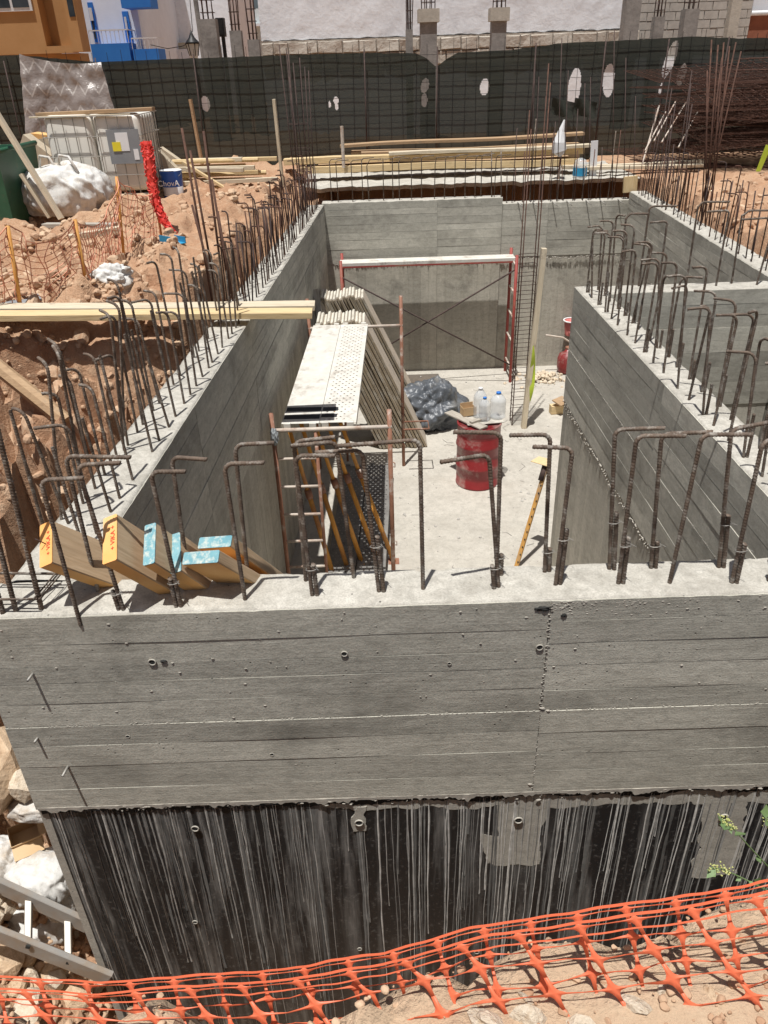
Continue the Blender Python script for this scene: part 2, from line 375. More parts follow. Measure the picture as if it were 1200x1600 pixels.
def zigzag():
    m, nt, b = newmat('zigzag_sheet'); k = N(nt)
    tc = k.n('ShaderNodeTexCoord'); sp = k.n('ShaderNodeSeparateXYZ'); k.l(tc.outputs['Object'], sp.inputs[0])
    pp = k.n('ShaderNodeMath', operation='PINGPONG'); pp.inputs[1].default_value = .13; k.l(sp.outputs['X'], pp.inputs[0])
    a = k.n('ShaderNodeMath', operation='MULTIPLY_ADD'); a.inputs[1].default_value = 1.5; k.l(pp.outputs[0], a.inputs[0]); k.l(sp.outputs['Z'], a.inputs[2])
    p2 = k.n('ShaderNodeMath', operation='PINGPONG'); p2.inputs[1].default_value = .20; k.l(a.outputs[0], p2.inputs[0])
    f = k.ramp(p2.outputs[0], [(.0, 1.), (.018, 1.), (.03, 0.), (1., 0.)])
    c = k.mix(f, (.24, .205, .185), (.38, .345, .315)); k.l(c, b.inputs['Base Color'])
    b.inputs['Roughness'].default_value = .28; b.inputs['Coat Weight'].default_value = .35
    k.bump(b, k.noise(k.coords(), 5, 5, .6), .7, .05); return m
MT['zigzag'] = zigzag()
MT['plaster'] = generic('rough_white_plaster', (.71, .73, .76), (.79, .81, .84), 7, .95, 0, .4, dist=.03, dirt=(.61, .62, .65), dirtscale=.8, dirtamt=.58)
MT['stonebase'] = generic('rubble_masonry', (.36, .32, .27), (.54, .49, .42), 3, .95, 0, .8, dist=.08, dirt=(.28, .22, .17), dirtscale=1.5, dirtamt=.55)
MT['block'] = generic('concrete_block', (.34, .32, .29), (.46, .44, .40), 5, .95, 0, .4)
MT['ochre'] = generic('ochre_render', (.36, .19, .07), (.41, .225, .09), 2, .9, 0, .2)
MT['house_white'] = generic('white_render', (.62, .64, .68), (.70, .72, .76), 2, .9, 0, .2)
MT['house_blue'] = generic('blue_render', (.012, .13, .45), (.02, .17, .52), 2, .7, 0, .1)
MT['glass'] = generic('window_glass', (.02, .025, .03), (.05, .06, .07), 2, .08, 0, 0)
MT['rail'] = generic('white_rail', (.6, .6, .6), (.7, .7, .7), 4, .5, .3, 0)
MT['black_iron'] = generic('black_iron', (.015, .015, .016), (.03, .03, .03), 5, .5, .5, 0)
MT['brick'] = generic('brick_red', (.22, .075, .04), (.30, .11, .06), 7, .9, 0, .3)
MT['pale_teal'] = generic('pale_teal_render', (.50, .56, .56), (.58, .62, .62), 2, .9, 0, 0)
MT['leaf'] = generic('weed_leaf', (.10, .17, .06), (.17, .25, .10), 8, .6, 0, .1)
MT['bud'] = generic('weed_bud', (.36, .38, .12), (.48, .48, .20), 20, .8, 0, 0)
MT['green_cloth'] = generic('lime_strip', (.38, .48, .03), (.46, .56, .06), 9, .6, 0, .2)
MT['pink'] = generic('pink_bucket', (.50, .13, .12), (.58, .19, .17), 6, .6)
MT['void_shadow'] = generic('hole_and_shadow_dark', (.02, .02, .018), (.03, .03, .028), 6, .95, bump=0)  # dark of the holes and of the painted shadow strip below the boards
MT['cloth_white'] = generic('thin_white_bag', (.68, .68, .68), (.78, .78, .78), 6, .5, 0, .5, dist=.02)

# ------------------------------------------------------------------ terrain
def lerp(x, pts):
    if x <= pts[0][0]: return pts[0][1]
    for (a, b), (c, d) in zip(pts, pts[1:]):
        if x <= c: return b + (d-b)*(x-a)/(c-a)
    return pts[-1][1]
def sm(t): t = max(0., min(1., t)); return t*t*(3-2*t)
def xl(y): return -1.22 + (y-2.5)*.0396          # inner face of the left wall
def xr(y): return 3.30 + (y-3)*.079              # inner face of the right wall
TL = .28
def terrain(x, y):
    p = Vector((x, y, 0))
    nz = fbm(p*1.1, 4)*.07 + fbm(p*4.3+Vector((9, 3, 1)), 3)*.035
    if 2.42 < y < 13.27 and xl(y)-TL/2 < x < xr(y)+.12: return -3.3
    # near bank at the photographer's feet
    if y < 2.42:
        lip = lerp(x, [(-2.2, 1.1), (-1.1, 1.02), (-.3, .84), (.08, .90), (.32, .99), (.54, 1.0), (.9, 1.11), (1.4, 1.22), (3, 1.6)]) + fbm(p*3, 3)*.09
        zt = lerp(x, [(-1.6, -.30), (-.8, -.12), (-.2, .0), (.3, .0), (.9, .02), (1.4, .03)])
        t = (y-lip)/.55
        bank = zt + nz*.8 - (3.3+zt)*sm(t) if t > 0 else zt + nz*.7 - .06*sm((y-lip+.15)/.15)
        if x > -1.45: return bank
        rub = lerp(x, [(-3.4, -.8), (-2.6, -1.7), (-2.1, -2.3), (-1.6, -2.75)]) + nz*1.6
        k = sm((-1.45-x)/.25)
        return bank*(1-k) + max(bank, rub)*k
    if x < xl(y)-TL/2:
        d = xl(y)-TL - x
        dep = lerp(y, [(2.4, -2.6), (3.0, -2.4), (4.2, -2.2), (5.5, -1.8), (7, -1.3), (9, -.8), (11, -.45), (13, -.25)])
        wd = lerp(y, [(2.4, .25), (3.0, .6), (3.6, .78), (4.4, .74), (5.2, .60), (6.5, .42), (8, .30), (11, .28), (13, .22)])
        run = lerp(y, [(2.4, 1.5), (2.9, .5), (3.3, .07), (7, .08), (8.5, .25), (13, .4)])
        jag = fbm(p*1.9+Vector((3, 0, 0)), 4)*.34 + fbm(p*6, 3)*.10
        t = (d-wd-jag)/run
        top = .04 + nz*1.4 + .10*noise.noise(p*.5) - lerp(y, [(2.4, 1.0), (3.4, .85), (4.6, .66), (5.7, .55), (6.25, .38), (6.6, .08), (7, .0)])*sm(2.6-d*.6)
        f12 = noise.voronoi(p*2.3+Vector((noise.noise(p*3)*.4, noise.noise(p*3+Vector((7, 0, 0)))*.4, 0)))[0]; f34 = noise.voronoi(p*5.1)[0]
        rk = (min(.5, f12[1]-f12[0])*.42 + min(.4, f34[1]-f34[0])*.16 + fbm(p*2.6+Vector((5, 5, 0)), 4)*.10 - .10)*(1-sm((d-1.6)/1.4))*(1-.75*sm((y-6.5)/3))
        lowm = (1-sm((y-6.0)/.5))*(1-sm((d-3)/1))
        pit = sm((noise.noise(p*1.55+Vector((11, 4, 0)))+.5*noise.noise(p*4.1)-.10)/.10)
        rk = rk*(1+1.3*lowm) + lowm*.16*(noise.voronoi(p*3.4)[0][0]-.2) - lowm*pit*(.55+.3*noise.noise(p*2))
        top += .0
        return dep + nz*1.5 + (top-dep)*sm(t) + rk*(.3+.7*sm(t))*(1-.9*sm(1-abs(y-6.45)/.45))
    if y > 13.27 and -1.3 < x < 4.6:
        t = (y-13.42)/.9
        return -1.5 + nz + (1.37)*sm((y-16.3)/.3)
    if x > xr(y)+.12 and y < 14:
        d = x - xr(y)-.24
        return -.55 + nz + (.50+nz*1.5)*sm((d-.18)/.35)
    return -.05 + nz*.22
def axis(fine0, fine1, step, lo, hi):
    a = []; x = fine0; s = step
    while x > lo: s *= 1.35; x -= s; a.append(x)
    a.reverse(); n = int((fine1-fine0)/step); a += [fine0+i*step for i in range(n+1)]
    x = a[-1]; s = step
    while x < hi: s *= 1.35; x += s; a.append(x)
    return a
xs = axis(-6.5, 6.5, .055, -260, 260); ys = axis(.35, 14.6, .055, -60, 420)
nx = len(xs)
V = [(x, y, terrain(x, y)) for y in ys for x in xs]
Fc = [(j*nx+i, j*nx+i+1, (j+1)*nx+i+1, (j+1)*nx+i) for j in range(len(ys)-1) for i in range(nx-1)]
g = MB().add(V, Fc).build('ground', MT['ground'], smooth=True); g.data.polygons.foreach_set('use_smooth', [p_.normal.z > .55 for p_ in g.data.polygons]); tag(g, 'sandy earth ground around the excavation', kind='structure'); g['category'] = 'ground'

# ------------------------------------------------------------------ basement floor
fl = MB(); zf = -3.0
s0 = PZ(634, 592, zf); s1 = PZ(690, 606, zf); X0, X1, Y0, Y1 = s0.x, s1.x, 12.35, 12.95
def fgrid(a, b):
    fl.mm((a[0], a[1], zf-.15), (b[0], b[1], zf))
fgrid((-1.4, 2.4), (X0, 13.3)); fgrid((X1, 2.4), (4.3, 13.3)); fgrid((X0, 2.4), (X1, Y0)); fgrid((X0, Y1), (X1, 13.3))
f_o = fl.build('floor_slab', MT['floor']); tag(f_o, 'pale concrete slab at the bottom of the pit', kind='structure'); f_o['category'] = 'floor'
mb = MB()
mb.mm((X0-.03, Y0-.03, -3.45), (X1+.03, Y1+.03, -3.4)); mb.mm((X0-.04, Y0, -3.4), (X0-.001, Y1, -3.004)); mb.mm((X1+.001, Y0, -3.4), (X1+.04, Y1, -3.004)); mb.mm((X0, Y1+.001, -3.4), (X1, Y1+.04, -3.004))
o = mb.build('floor_sump', MT['conc_stub']); tag(o, 'square sunken sump in the floor by the black bundle', 'sump')

# ------------------------------------------------------------------ rebar meshes
def rebar_path(h, hook, br=.045, lean=0):
    pts = []; n = 5
    if hook <= 0: return [(0, 0, -.05), (0, 0, h)]
    pts = [(0, 0, -.05), (0, 0, h-br)]
    for i in range(1, n+1):
        a = math.pi/2*i/n; pts.append((br-br*math.cos(a), 0, h-br+br*math.sin(a)))
    pts.append((max(hook, br+.01), 0, h)); return pts
def ribbed(pts, r, pitch=.012, n=7):
    P = [Vector(p) for p in pts]; out = []; rs = []
    step = pitch/3; carry = 0; i = 0
    for a, b in zip(P, P[1:]):
        L = (b-a).length; t = carry
        while t < L:
            out.append(a+(b-a)*(t/L)); rs.append(r*(1.15 if i % 3 == 0 else .94)); i += 1; t += step
        carry = t-L
    out.append(P[-1]); rs.append(r)
    return out, rs
def rebar_mesh(name, pts, r, mat, rib=True):
    mb = MB()
    if rib: q, rs = ribbed(pts, r); mb.tube(q, r, 7, True, rs, slant=r*.35)
    else: mb.tube(pts, r, 6)
    return mb.mesh(name, mat, True)
RB = {}
for key, h, hk in (('a', .60, .12), ('b', .68, .10), ('c', .53, .13), ('d', .64, .0), ('e', .76, .08), ('f', .48, .0), ('g', .57, .06)):
    RB[key] = rebar_mesh('rebar', rebar_path(h, hk), .0072, MT['rebar'], True)
    RB[key+'_far'] = rebar_mesh('rebar', rebar_path(h, hk, .035), .0066, MT['rebar_dark'], False)
    RB[key+'_rust'] = rebar_mesh('rebar', rebar_path(h, hk, .035), .0066, MT['rebar_rust'], False)
def put_rebar(key, loc, rz, parent, tilt=(0, 0), name='rebar'):
    o = bpy.data.objects.new(name, RB[key]); col.objects.link(o); o.parent = parent
    o.location = Vector(loc)-wloc(parent); o.rotation_euler = (tilt[0], tilt[1], rz); return o
def bar_obj(pts, r, parent, mat='rebar', name='rebar', rib=False):
    mb = MB()
    if rib: q, rs = ribbed(pts, r); mb.tube(q, r, 7, True, rs, slant=r*.35)
    else: mb.tube(pts, r, 6)
    return mb.build(name, MT[mat], parent, True)

# ------------------------------------------------------------------ walls
def chip(s, seed): 
    q = noise.noise(Vector((s*6, seed*3.3, 0)))+.7*noise.noise(Vector((s*19, seed*3.3, 5)))+.4*noise.noise(Vector((s*55, seed, 9)))
    return .0015+.011*max(0, q-.12)+.0015*q
def panel(P, ux, n, L, H, boards, orient, mat, parent, z0=0., z1=0., base=0., rough=.0009, seed=0, top=None):
    """formwork imprint: strips of slightly different depth. P lower start, ux along, n outward; z0/z1 raise of the top at both ends"""
    mb = MB(); rnd = random.Random(seed)
    if orient == 'h':
        cuts = [0]; 
        for i in range(boards): cuts.append(cuts[-1]+rnd.uniform(.75, 1.25))
        cuts = [c/cuts[-1] for c in cuts]; ns = max(4, int(L/(.12 if top is None else .03)))
        for i in range(boards):
            d = base + rnd.uniform(-rough, rough); tone = rnd.uniform(.80, 1.10)
            a, b = cuts[i], cuts[i+1]; vs = []; fs = []
            ph = rnd.uniform(0, 50)
            for s in range(ns+1):
                x = L*s/ns; tp = H + z0 + (z1-z0)*s/ns
                cz = chip(top[0]+x, top[1]) if (top and i == boards-1) else 0
                wob = .0022*noise.noise(Vector((x*2.1, ph, 0)))
                for (zz, dd) in ((a*tp+.0006+(wob if i else 0), d-.012), (a*tp+.0012+(wob if i else 0), d+.0028*noise.noise(Vector((x*1.3, ph, 3)))), (b*tp-.0012-cz, d-cz*.5+.0028*noise.noise(Vector((x*1.3, ph+7, 3)))), (b*tp-.0006-cz, d-.012)):
                    vs.append((x, dd, zz))
            for s in range(ns):
                for k in range(3): q = s*4+k; fs.append((q, q+1, q+5, q+4))
            fs.append((0, 1, 2, 3)); fs.append((ns*4+3, ns*4+2, ns*4+1, ns*4))
            mb.add(vs, fs, tone)
    else:
        x = 0; 
        while x < L-.001:
            wd = min(rnd.uniform(.09, .16), L-x)
            if L-x-wd < .05: wd = L-x
            d = base + rnd.uniform(-rough, rough); tone = rnd.uniform(.86, 1.12)
            f0, f1 = x/L, (x+wd)/L
            vs = [(x+.0008, d, 0), (x+wd-.0008, d, 0), (x+wd-.0008, d, H+z0+(z1-z0)*f1), (x+.0008, d, H+z0+(z1-z0)*f0)]
            vs2 = [(a, -.012, c) for a, b_, c in vs]
            mb.add(vs+vs2, [(0, 1, 2, 3), (0, 4, 5, 1), (1, 5, 6, 2), (2, 6, 7, 3), (3, 7, 4, 0)], tone); x += wd
    # local frame: X along ux, Y out, Z up (may be mirrored: build vertices directly)
    ux = Vector(ux); n = Vector(n)
    if ux.cross(n).z < 0:                      # keep it right handed: mirror along X
        mb.v = [(L-a, b, c) for a, b, c in mb.v]; P = Vector(P)+ux*L; ux = -ux
        mb.f = [tuple(reversed(f)) for f in mb.f]
    M_ = Matrix((ux, n, Vector((0, 0, 1)))).transposed().to_4x4(); M_.translation = Vector(P)
    return mb.build('concrete_panel', MT[mat], parent, mw=M_)

def wall(name, label, a, b, n, th, za, zb, zbot, rows, topstep=.05, plen=2.0, seed=1, joint0=0., ragged=.006, body='conc_body'):
    a = Vector((a[0], a[1], 0)); b = Vector((b[0], b[1], 0)); L = (b-a).length; ux = (b-a)/L; n = Vector((n[0], n[1], 0)).normalized()
    n = (n - ux*n.dot(ux)).normalized()
    root = empty(name, (a.x, a.y, zbot), label, 'wall')
    # body
    mb = MB(); q = [a-n*.014, b-n*.014, b-n*th, a-n*th]
    tz = [za-.012, zb-.012, zb-.012, za-.012]
    vs = [Vector((p.x, p.y, zbot)) for p in q]+[Vector((p.x, p.y, t)) for p, t in zip(q, tz)]
    mb.add(vs, [(3, 2, 1, 0), (4, 5, 6, 7), (0, 1, 5, 4), (1, 2, 6, 5), (2, 3, 7, 6), (3, 0, 4, 7)])
    mb.build('wall_core', MT[body], root)
    # rough top
    nu = max(4, int(L/topstep)); nv = max(4, int(th/.03))
    def fn(u, v):
        k = 0
        p = a + ux*(L*u) - n*(th*v)
        e = chip(L*u, seed if v < .5 else seed+40)
        if v == 0: p -= n*(.004+e*.8)
        if v == 1: p += n*(e*.8)
        z = za+(zb-za)*u + .006*fbm(Vector((p.x*7, p.y*7, seed)), 3)
        if v in (0, 1): z = za+(zb-za)*u - .0005 - e
        return (p.x, p.y, z)
    t = MB(); t.grid(nu, nv, fn)
    nb = len(t.v)
    edge = [i for i in range(nu+1)]; edge2 = [nv*(nu+1)+i for i in range(nu+1)]
    for ed in (edge, edge2):
        base_i = len(t.v); t.v += [(t.v[i][0], t.v[i][1], t.v[i][2]-.03) for i in ed]; t.t += [1.]*len(ed)
        for i in range(nu): t.f.append((ed[i], base_i+i, base_i+i+1, ed[i+1])); t.mi.append(0)
    t.build('top_surface', MT['conc_top'], root, True)
    # formwork panels
    for ri, (zt, zb_, nbd, ori, mat, base) in enumerate(rows):
        x = 0; first = True; k = 0
        while x < L-.02:
            ln = plen if not first else (joint0 or plen)
            ln = min(ln, L-x); first = False
            up0 = (za+(zb-za)*x/L) if zt == 0 else 0; up1 = (za+(zb-za)*(x+ln)/L) if zt == 0 else 0
            
            P = a+ux*(x+.0015); P.z = zb_
            panel(P, ux, n, ln-.003, zt-zb_-.002, nbd, ori, mat, root, up0, up1, base, seed=seed*100+ri*17+k, top=(x, seed) if zt == 0 else None)
            x += ln; k += 1
    return root

rows_std = [(0, -.56, 5, 'h', 'conc_h', 0.), (-.56, -1.06, 4, 'h', 'conc_h', .002), (-1.06, -3.0, 1, 'v', 'conc_v', -.006)]
# front wall ------------------------------------------------------
YF = 2.31
front = wall('front_wall', 'board marked concrete wall across the foreground with hooked bars along its top', (-1.585, YF), (3.9, YF), (0, -1), .235, 0, 0, -3.3,
             [(0, -.56, 5, 'h', 'conc_h', 0.), (-.56, -1.06, 4, 'h', 'conc_h', .003)], topstep=.022, plen=2.25, joint0=2.20, seed=3, ragged=.010)
# lower, black painted part set back under the boards
lower = MB(); lower.mm((-1.545, YF+.045, -3.3), (3.9, YF+.07, -1.055)); lower.mm((-1.545, YF+.012, -1.075), (3.9, YF+.045, -1.0605))
# replaced core face: bitumen sheet stands 3 cm proud of the recess
bt = MB(); bt.grid(90, 40, lambda u, v: (-1.545+u*5.4, YF+.010+.003*fbm(Vector((u*20, v*8, 2)), 3), -3.3+v*2.205))
bt.mm((-1.546, YF+.016, -3.3), (-1.5455, YF+.2, -1.10))
bt.build('bitumen_coat', MT['bitumen'], front, True)
def irregular(pts, y, th, mat, name, seed):
    out = []
    for (p, q) in zip(pts, pts[1:]+pts[:1]):
        p = Vector(p); q = Vector(q); n_ = max(2, int((q-p).length/.012))
        for i in range(n_):
            r_ = p+(q-p)*i/n_; r_ += Vector((noise.noise(Vector((r_.x*30, r_.y*30, seed))), noise.noise(Vector((r_.x*30, r_.y*30, seed+9)))))*.012+Vector((noise.noise(Vector((r_.x*9, r_.y*9, seed+3))), noise.noise(Vector((r_.x*9, r_.y*9, seed+5)))))*.03
            out.append(r_)
    k = len(out); vs = [(p.x, y, p.y) for p in out]+[(p.x, y+th, p.y) for p in out]
    fs = [tuple(range(k-1, -1, -1))]+[(i, (i+1) % k, k+(i+1) % k, k+i) for i in range(k)]
    MB().add(vs, fs).build(name, MT[mat], front)
def fxz(u, v): p = PY(u, v, YF); return (p.x, p.z)
irregular([fxz(782, 1250), fxz(782, 1262), fxz(778, 1308), fxz(755, 1310), fxz(760, 1352), fxz(846, 1354), fxz(848, 1300), fxz(860, 1262), fxz(862, 1250)], YF+.0082, .02, 'conc_body', 'bare_patch', 1)
irregular([fxz(1098, 1245), fxz(1098, 1290), fxz(1090, 1330), fxz(1082, 1372), fxz(1150, 1368), fxz(1165, 1300), fxz(1175, 1245)], YF+.0082, .02, 'conc_body', 'bare_patch', 2)
irregular([fxz(350, 1250), fxz(500, 1246), fxz(700, 1243), fxz(900, 1240), fxz(1250, 1232), fxz(1250, 1256), fxz(900, 1262), fxz(700, 1264), fxz(560, 1268), fxz(480, 1258), fxz(350, 1256)], YF+.0078, .02, 'conc_body', 'bare_patch', 3)
0 and irregular([fxz(545, 1312), fxz(590, 1311), fxz(590, 1323), fxz(545, 1322)], YF+.004, .02, 'conc_body', 'bare_patch', 5)
irregular([fxz(553, 1262), fxz(573, 1262), fxz(572, 1300), fxz(555, 1300)], YF+.005, .02, 'conc_body', 'bare_patch', 6)
# cement runs
dr = MB(); rnd = random.Random(4)
for i in range(340):
    x = rnd.uniform(-1.53, 2.3)
    dens = .5+.9*noise.noise(Vector((x*2.2, 5, 0)))+.4*noise.noise(Vector((x*7, 1, 0)))
    if rnd.random() > .62+dens*.5: continue
    wd = rnd.choice([.0012, .0014, .0016, .002, .0026, .0035, .007]); zs = -1.07-rnd.random()*.05; ln = min(2.1, rnd.uniform(.4, 1.0)*rnd.choice([.6, 1.4, 2.2, 2.6, 3])); n_ = int(ln/.05)+3
    vs = []; fs = []; ph = rnd.uniform(0, 99)
    for s in range(n_+1):
        t_ = s/n_; z = zs-ln*t_; xx = x+.004*noise.noise(Vector((z*6, ph, 0)))+.014*noise.noise(Vector((z*1.3, ph, 8))); ww = wd*(1-.45*t_)*(1+.5*noise.noise(Vector((z*14, ph, 4))))+.0006
        if s == n_: ww *= 1.5
        y = YF+.009; th_ = .0035 if wd < .004 else .0012
        vs += [(xx-ww, y, z), (xx, y-th_, z), (xx+ww, y, z)]
    for s in range(n_):
        for k in range(2): a_ = s*3+k; fs.append((a_, a_+1, a_+4, a_+3))
    dr.add(vs, fs, rnd.choice([.35, .55, .75, 1., 1.2]) if wd < .004 else rnd.choice([.18, .28]))
o = dr.build('cement_runs', MT['drip'], front); tag(o, 'pale cement runs down the black paint', kind='stuff')
# lumps along the lower edge of the boards and on their joints
SM = [stone_mesh(i, (1, .8, .8), 5) for i in range(6)]
def scatter_stones(mb, items, sq=None):
    for (p, r, s) in items:
        vs, fs = SM[s % 6]; R_ = Matrix.Rotation(s*1.7, 3, 'Z') @ Matrix.Rotation(s*2.3, 3, 'X')
        if sq: mb.add([Vector(((R_ @ v).x*r*sq[0], (R_ @ v).y*r*sq[1], (R_ @ v).z*r*sq[2])) + Vector(p) for v in vs], fs)
        else: mb.add([R_ @ v*r + Vector(p) for v in vs], fs)
rnd = random.Random(12); it = []
for i in range(900):
    x = rnd.uniform(-1.57, 2.6); cl = noise.noise(Vector((x*3, 7, 0)))
    if rnd.random() > .55+cl: continue
    it.append(((x, YF-rnd.uniform(-.012, .004), -1.058-abs(rnd.gauss(0, .016))), rnd.choice([.002, .003, .004, .006, .009]), i))
for i in range(420):                                  # stray crumbs over the face
    it.append(((rnd.uniform(-1.57, 2.4), YF-.001, rnd.uniform(-1.05, -.02)), rnd.choice([.001, .0012, .0015, .002, .002, .003, .005]), i))
for i in range(420):
    x = rnd.uniform(-1.57, 2.6); it.append(((x, YF-.002, -.562+rnd.gauss(0, .0025)), rnd.uniform(.0015, .0045), i))
for i in range(120):
    z = rnd.uniform(-1.05, 0); it.append(((.616+rnd.gauss(0, .003), YF-.002, z), rnd.uniform(.002, .005), i))
for i in range(260):
    x = .62+abs(rnd.gauss(0, .22)); it.append(((x, YF+.001, -.01-abs(rnd.gauss(0, .035))), rnd.choice([.002, .003, .005]), i))
for p in (((.62, YF-.003, -.548), .011), ((.645, YF-.003, -.562), .009), ((.60, YF-.003, -1.0), .010)): it.append((*p, 3))
mb = MB(); scatter_stones(mb, it, (1.5, .5, .8)); o = mb.build('mortar_crumbs', MT['mortar'], front); tag(o, 'crumbs and lumps of mortar stuck to the wall', kind='stuff')
# dark strip painting the shadow that falls under the boards
mb = MB(); 
def ragg(u, v):
    x = -1.57+u*4.2; d = .022+.05*max(0, noise.noise(Vector((x*4, 2, 0)))+.25)+.03*abs(noise.noise(Vector((x*25, 3, 0))))
    return (x, YF+.0065, -1.058-v*d)
mb.grid(300, 1, ragg); mb.build('painted_shadow_line', MT['void_shadow'], front)
mb = MB()
def fringe(u, v):
    x = -1.575+u*4.2; q = noise.noise(Vector((x*5, 2, 7)))+.8*noise.noise(Vector((x*17, 3, 1)))+.7*noise.noise(Vector((x*47, 8, 1)))
    d = .004+.026*max(0, q+.1)
    return (x, YF-.0045-.002*q+(.008 if v == 1 else 0)*0, -1.048-v*(.012+d))
mb.grid(700, 3, fringe); o = mb.build('ragged_fringe', MT['mortar'], front); md = o.modifiers.new('thick', 'SOLIDIFY'); md.thickness = .008; md.offset = 1
# tie holes: plastic ring with a dark bore
def ring(u, v, r, parent=None, y=YF):
    p = PY(u, v, y); mb = MB()
    mb.tube([(p.x+r*math.cos(a*.4488), y-.003, p.z+r*math.sin(a*.4488)) for a in range(15)], r*.22, 6, False)
    o = mb.build('tie_ring', MT['conc_body'], front, True)
    MB().lathe([(0.0005, 0), (r*.85, 0)], 14, (p.x, y-.0035, p.z), Matrix.Rotation(R(90), 3, 'X'), cap=False).build('tie_bore', MT['void_shadow'], front)
for (u, v, r) in ((238, 1034, .014), (538, 1021, .012), (843, 1011, .013), (810, 1281, .018), (561, 1285, .018), (1131, 1276, .018), (305, 1294, .016), (305, 1440, .012), (562, 1482, .011), (745, 1487, .012), (702, 1036, .007), (200, 1150, .008), (425, 1178, .008)):
    ring(u, v, r, y=YF if v < 1250 else YF+.001)
for (u, v, a_, b_, sd2) in ((848, 951, .030, .011, 2), (881, 961, .011, .008, 5), (255, 1033, .012, .006, 8)):
    p = PY(u, v, YF); mb = blob((a_, .006, b_), sd2, 3, .6, 2.2); mb.build('chipped_hole', MT['void_shadow'], front, True, Matrix.Translation((p.x, YF-.0005, p.z)))
for (u, v, ln) in ((52, 1053, .045), (107, 1197, .06), (60, 1153, .03)):
    p = PY(u, v, YF); bar_obj([(p.x, YF+.02, p.z), (p.x-.004, YF-ln, p.z+.006)], .0055, front, 'wire', 'nail')
for (u, v, sx) in ():
    p = PY(u, v, YF); MB().box((p.x, YF-.018, p.z), (sx, .03, .004), Matrix.Rotation(.2, 3, 'X')).build('mortar_fin', MT['mortar'], front)

# left wall --------------------------------------------------------
LB = (xl(2.545), 2.545); LE = (xl(13.15), 13.15)
left = wall('left_wall', 'long concrete wall on the left side of the pit lined with rebar', LB, LE, (1, -.04), TL+.02, 0, -.17, -3.3, rows_std, seed=5, plen=1.9)
# back wall --------------------------------------------------------
YB = 13.15
back = wall('back_wall', 'left taller half of the concrete wall closing the far end of the pit', (-.83, YB), (2.07, YB), (0, -1), .26, -.15, -.15, -3.3, [(0, -.62, 4, 'h', 'conc_h', 0.), (-.62, -1.10, 4, 'h', 'conc_h', .004), (-1.10, -3.0, 1, 'v', 'conc_v', -.006)], seed=8, plen=1.9, joint0=1.85)
back2 = wall('back_wall', 'right lower half of the concrete wall closing the far end of the pit', (2.073, YB+.02), (4.14, YB+.02), (0, -1), .26, -.25, -.25, -3.3, [(0, -.62, 4, 'h', 'conc_h', 0.), (-.62, -1.08, 4, 'h', 'conc_h', .004), (-1.08, -3.0, 1, 'v', 'conc_v', -.006)], seed=9, plen=1.3, joint0=.75)
# right wall, middle wall, cross wall
right = wall('right_wall', 'far right concrete wall of the pit beside the sandy ground and rebar pile', (xr(13.16), 13.16), (xr(2.56), 2.56), (-1, .079), .26, -.12, .0, -3.3, rows_std, seed=11, plen=2.1)
mid = wall('middle_wall', 'concrete inner wall at right with two rows of hooked bars on top', (1.75, 6.86), (1.75, 2.56), (-1, 0), .23, 0, 0, -3.3, rows_std, seed=13, plen=2.4, topstep=.03, ragged=.010)
cross = wall('cross_wall', 'short concrete cross wall joining the middle wall to the far right wall', (1.985, 6.60), (xr(6.6)-.01, 6.60), (0, -1), .25, 0, 0, -3.3, [(0, -.56, 5, 'h', 'conc_h', 0.), (-.56, -1.06, 4, 'h', 'conc_h', .002), (-1.06, -3.0, 1, 'v', 'conc_v', -.006)], seed=15)
# the near end faces of the middle wall and lower edge lumps
rnd = random.Random(31)
for root_, pts in ((mid, [(1.748, y) for y in [2.6+i*.012 for i in range(350)]]), (right, [(xr(y)-.001, y) for y in [6.8+i*.02 for i in range(310)]])):
    it = []
    for (x, y) in pts:
        if rnd.random() < .75: it.append(((x+rnd.uniform(-.002, .006), y, -1.065-abs(rnd.gauss(0, .03))), rnd.uniform(.004, .012), rnd.randint(0, 99)))
        if rnd.random() < .5: it.append(((x, y, -.561+rnd.gauss(0, .004)), rnd.uniform(.002, .006), rnd.randint(0, 99)))
    mb = MB(); scatter_stones(mb, it); o = mb.build('mortar_crumbs', MT['mortar'], root_); tag(o, kind='stuff')
it = []
for i in range(500): it.append(((rnd.uniform(-.8, 4.1), YB-.002, -1.10-abs(rnd.gauss(0, .025))), rnd.uniform(.005, .014), i))
mb = MB(); scatter_stones(mb, it); o = mb.build('mortar_crumbs', MT['mortar'], back); tag(o, kind='stuff')

#@@REBAR
# ------------------------------------------------------------------ front bars, each measured
FB = [((122, 962), (63, 750), (130, 747)), ((153, 923), (102, 713), (235, 715)), ((193, 953), (120, 727), (188, 723)), ((283, 948), (235, 737), (290, 737)),
      ((297, 918), (268, 714), (323, 718)), ((383, 937), (350, 725), (413, 723)), ((388, 907), (367, 695), (428, 692)), ((488, 930), (461, 712), (524, 712)),
      ((553, 903), (525, 690), (455, 697)), ((478, 908), (459, 690), (523, 683)), ((592, 924), (566, 703), (492, 707)), ((661, 920), (656, 687), (527, 697)),
      ((779, 917), (764, 710), (689, 722)), ((776, 900), (783, 676), (709, 675)), ((851, 893), (860, 679), (797, 680)), ((868, 913), (895, 700), (833, 698)),
      ((952, 888), (961, 671), (1039, 669)), ((966, 912), (995, 681), (1072, 681)), ((1017, 888), (1034, 678), (1113, 675)), ((1046, 911), (1097, 679), (1176, 679)),
      ((1123, 886), (1143, 671), (1206, 659)), ((1143, 911), (1192, 690), (1250, 676)), ((1210, 908), (1262, 680), (1320, 678))]
rnd = random.Random(2)
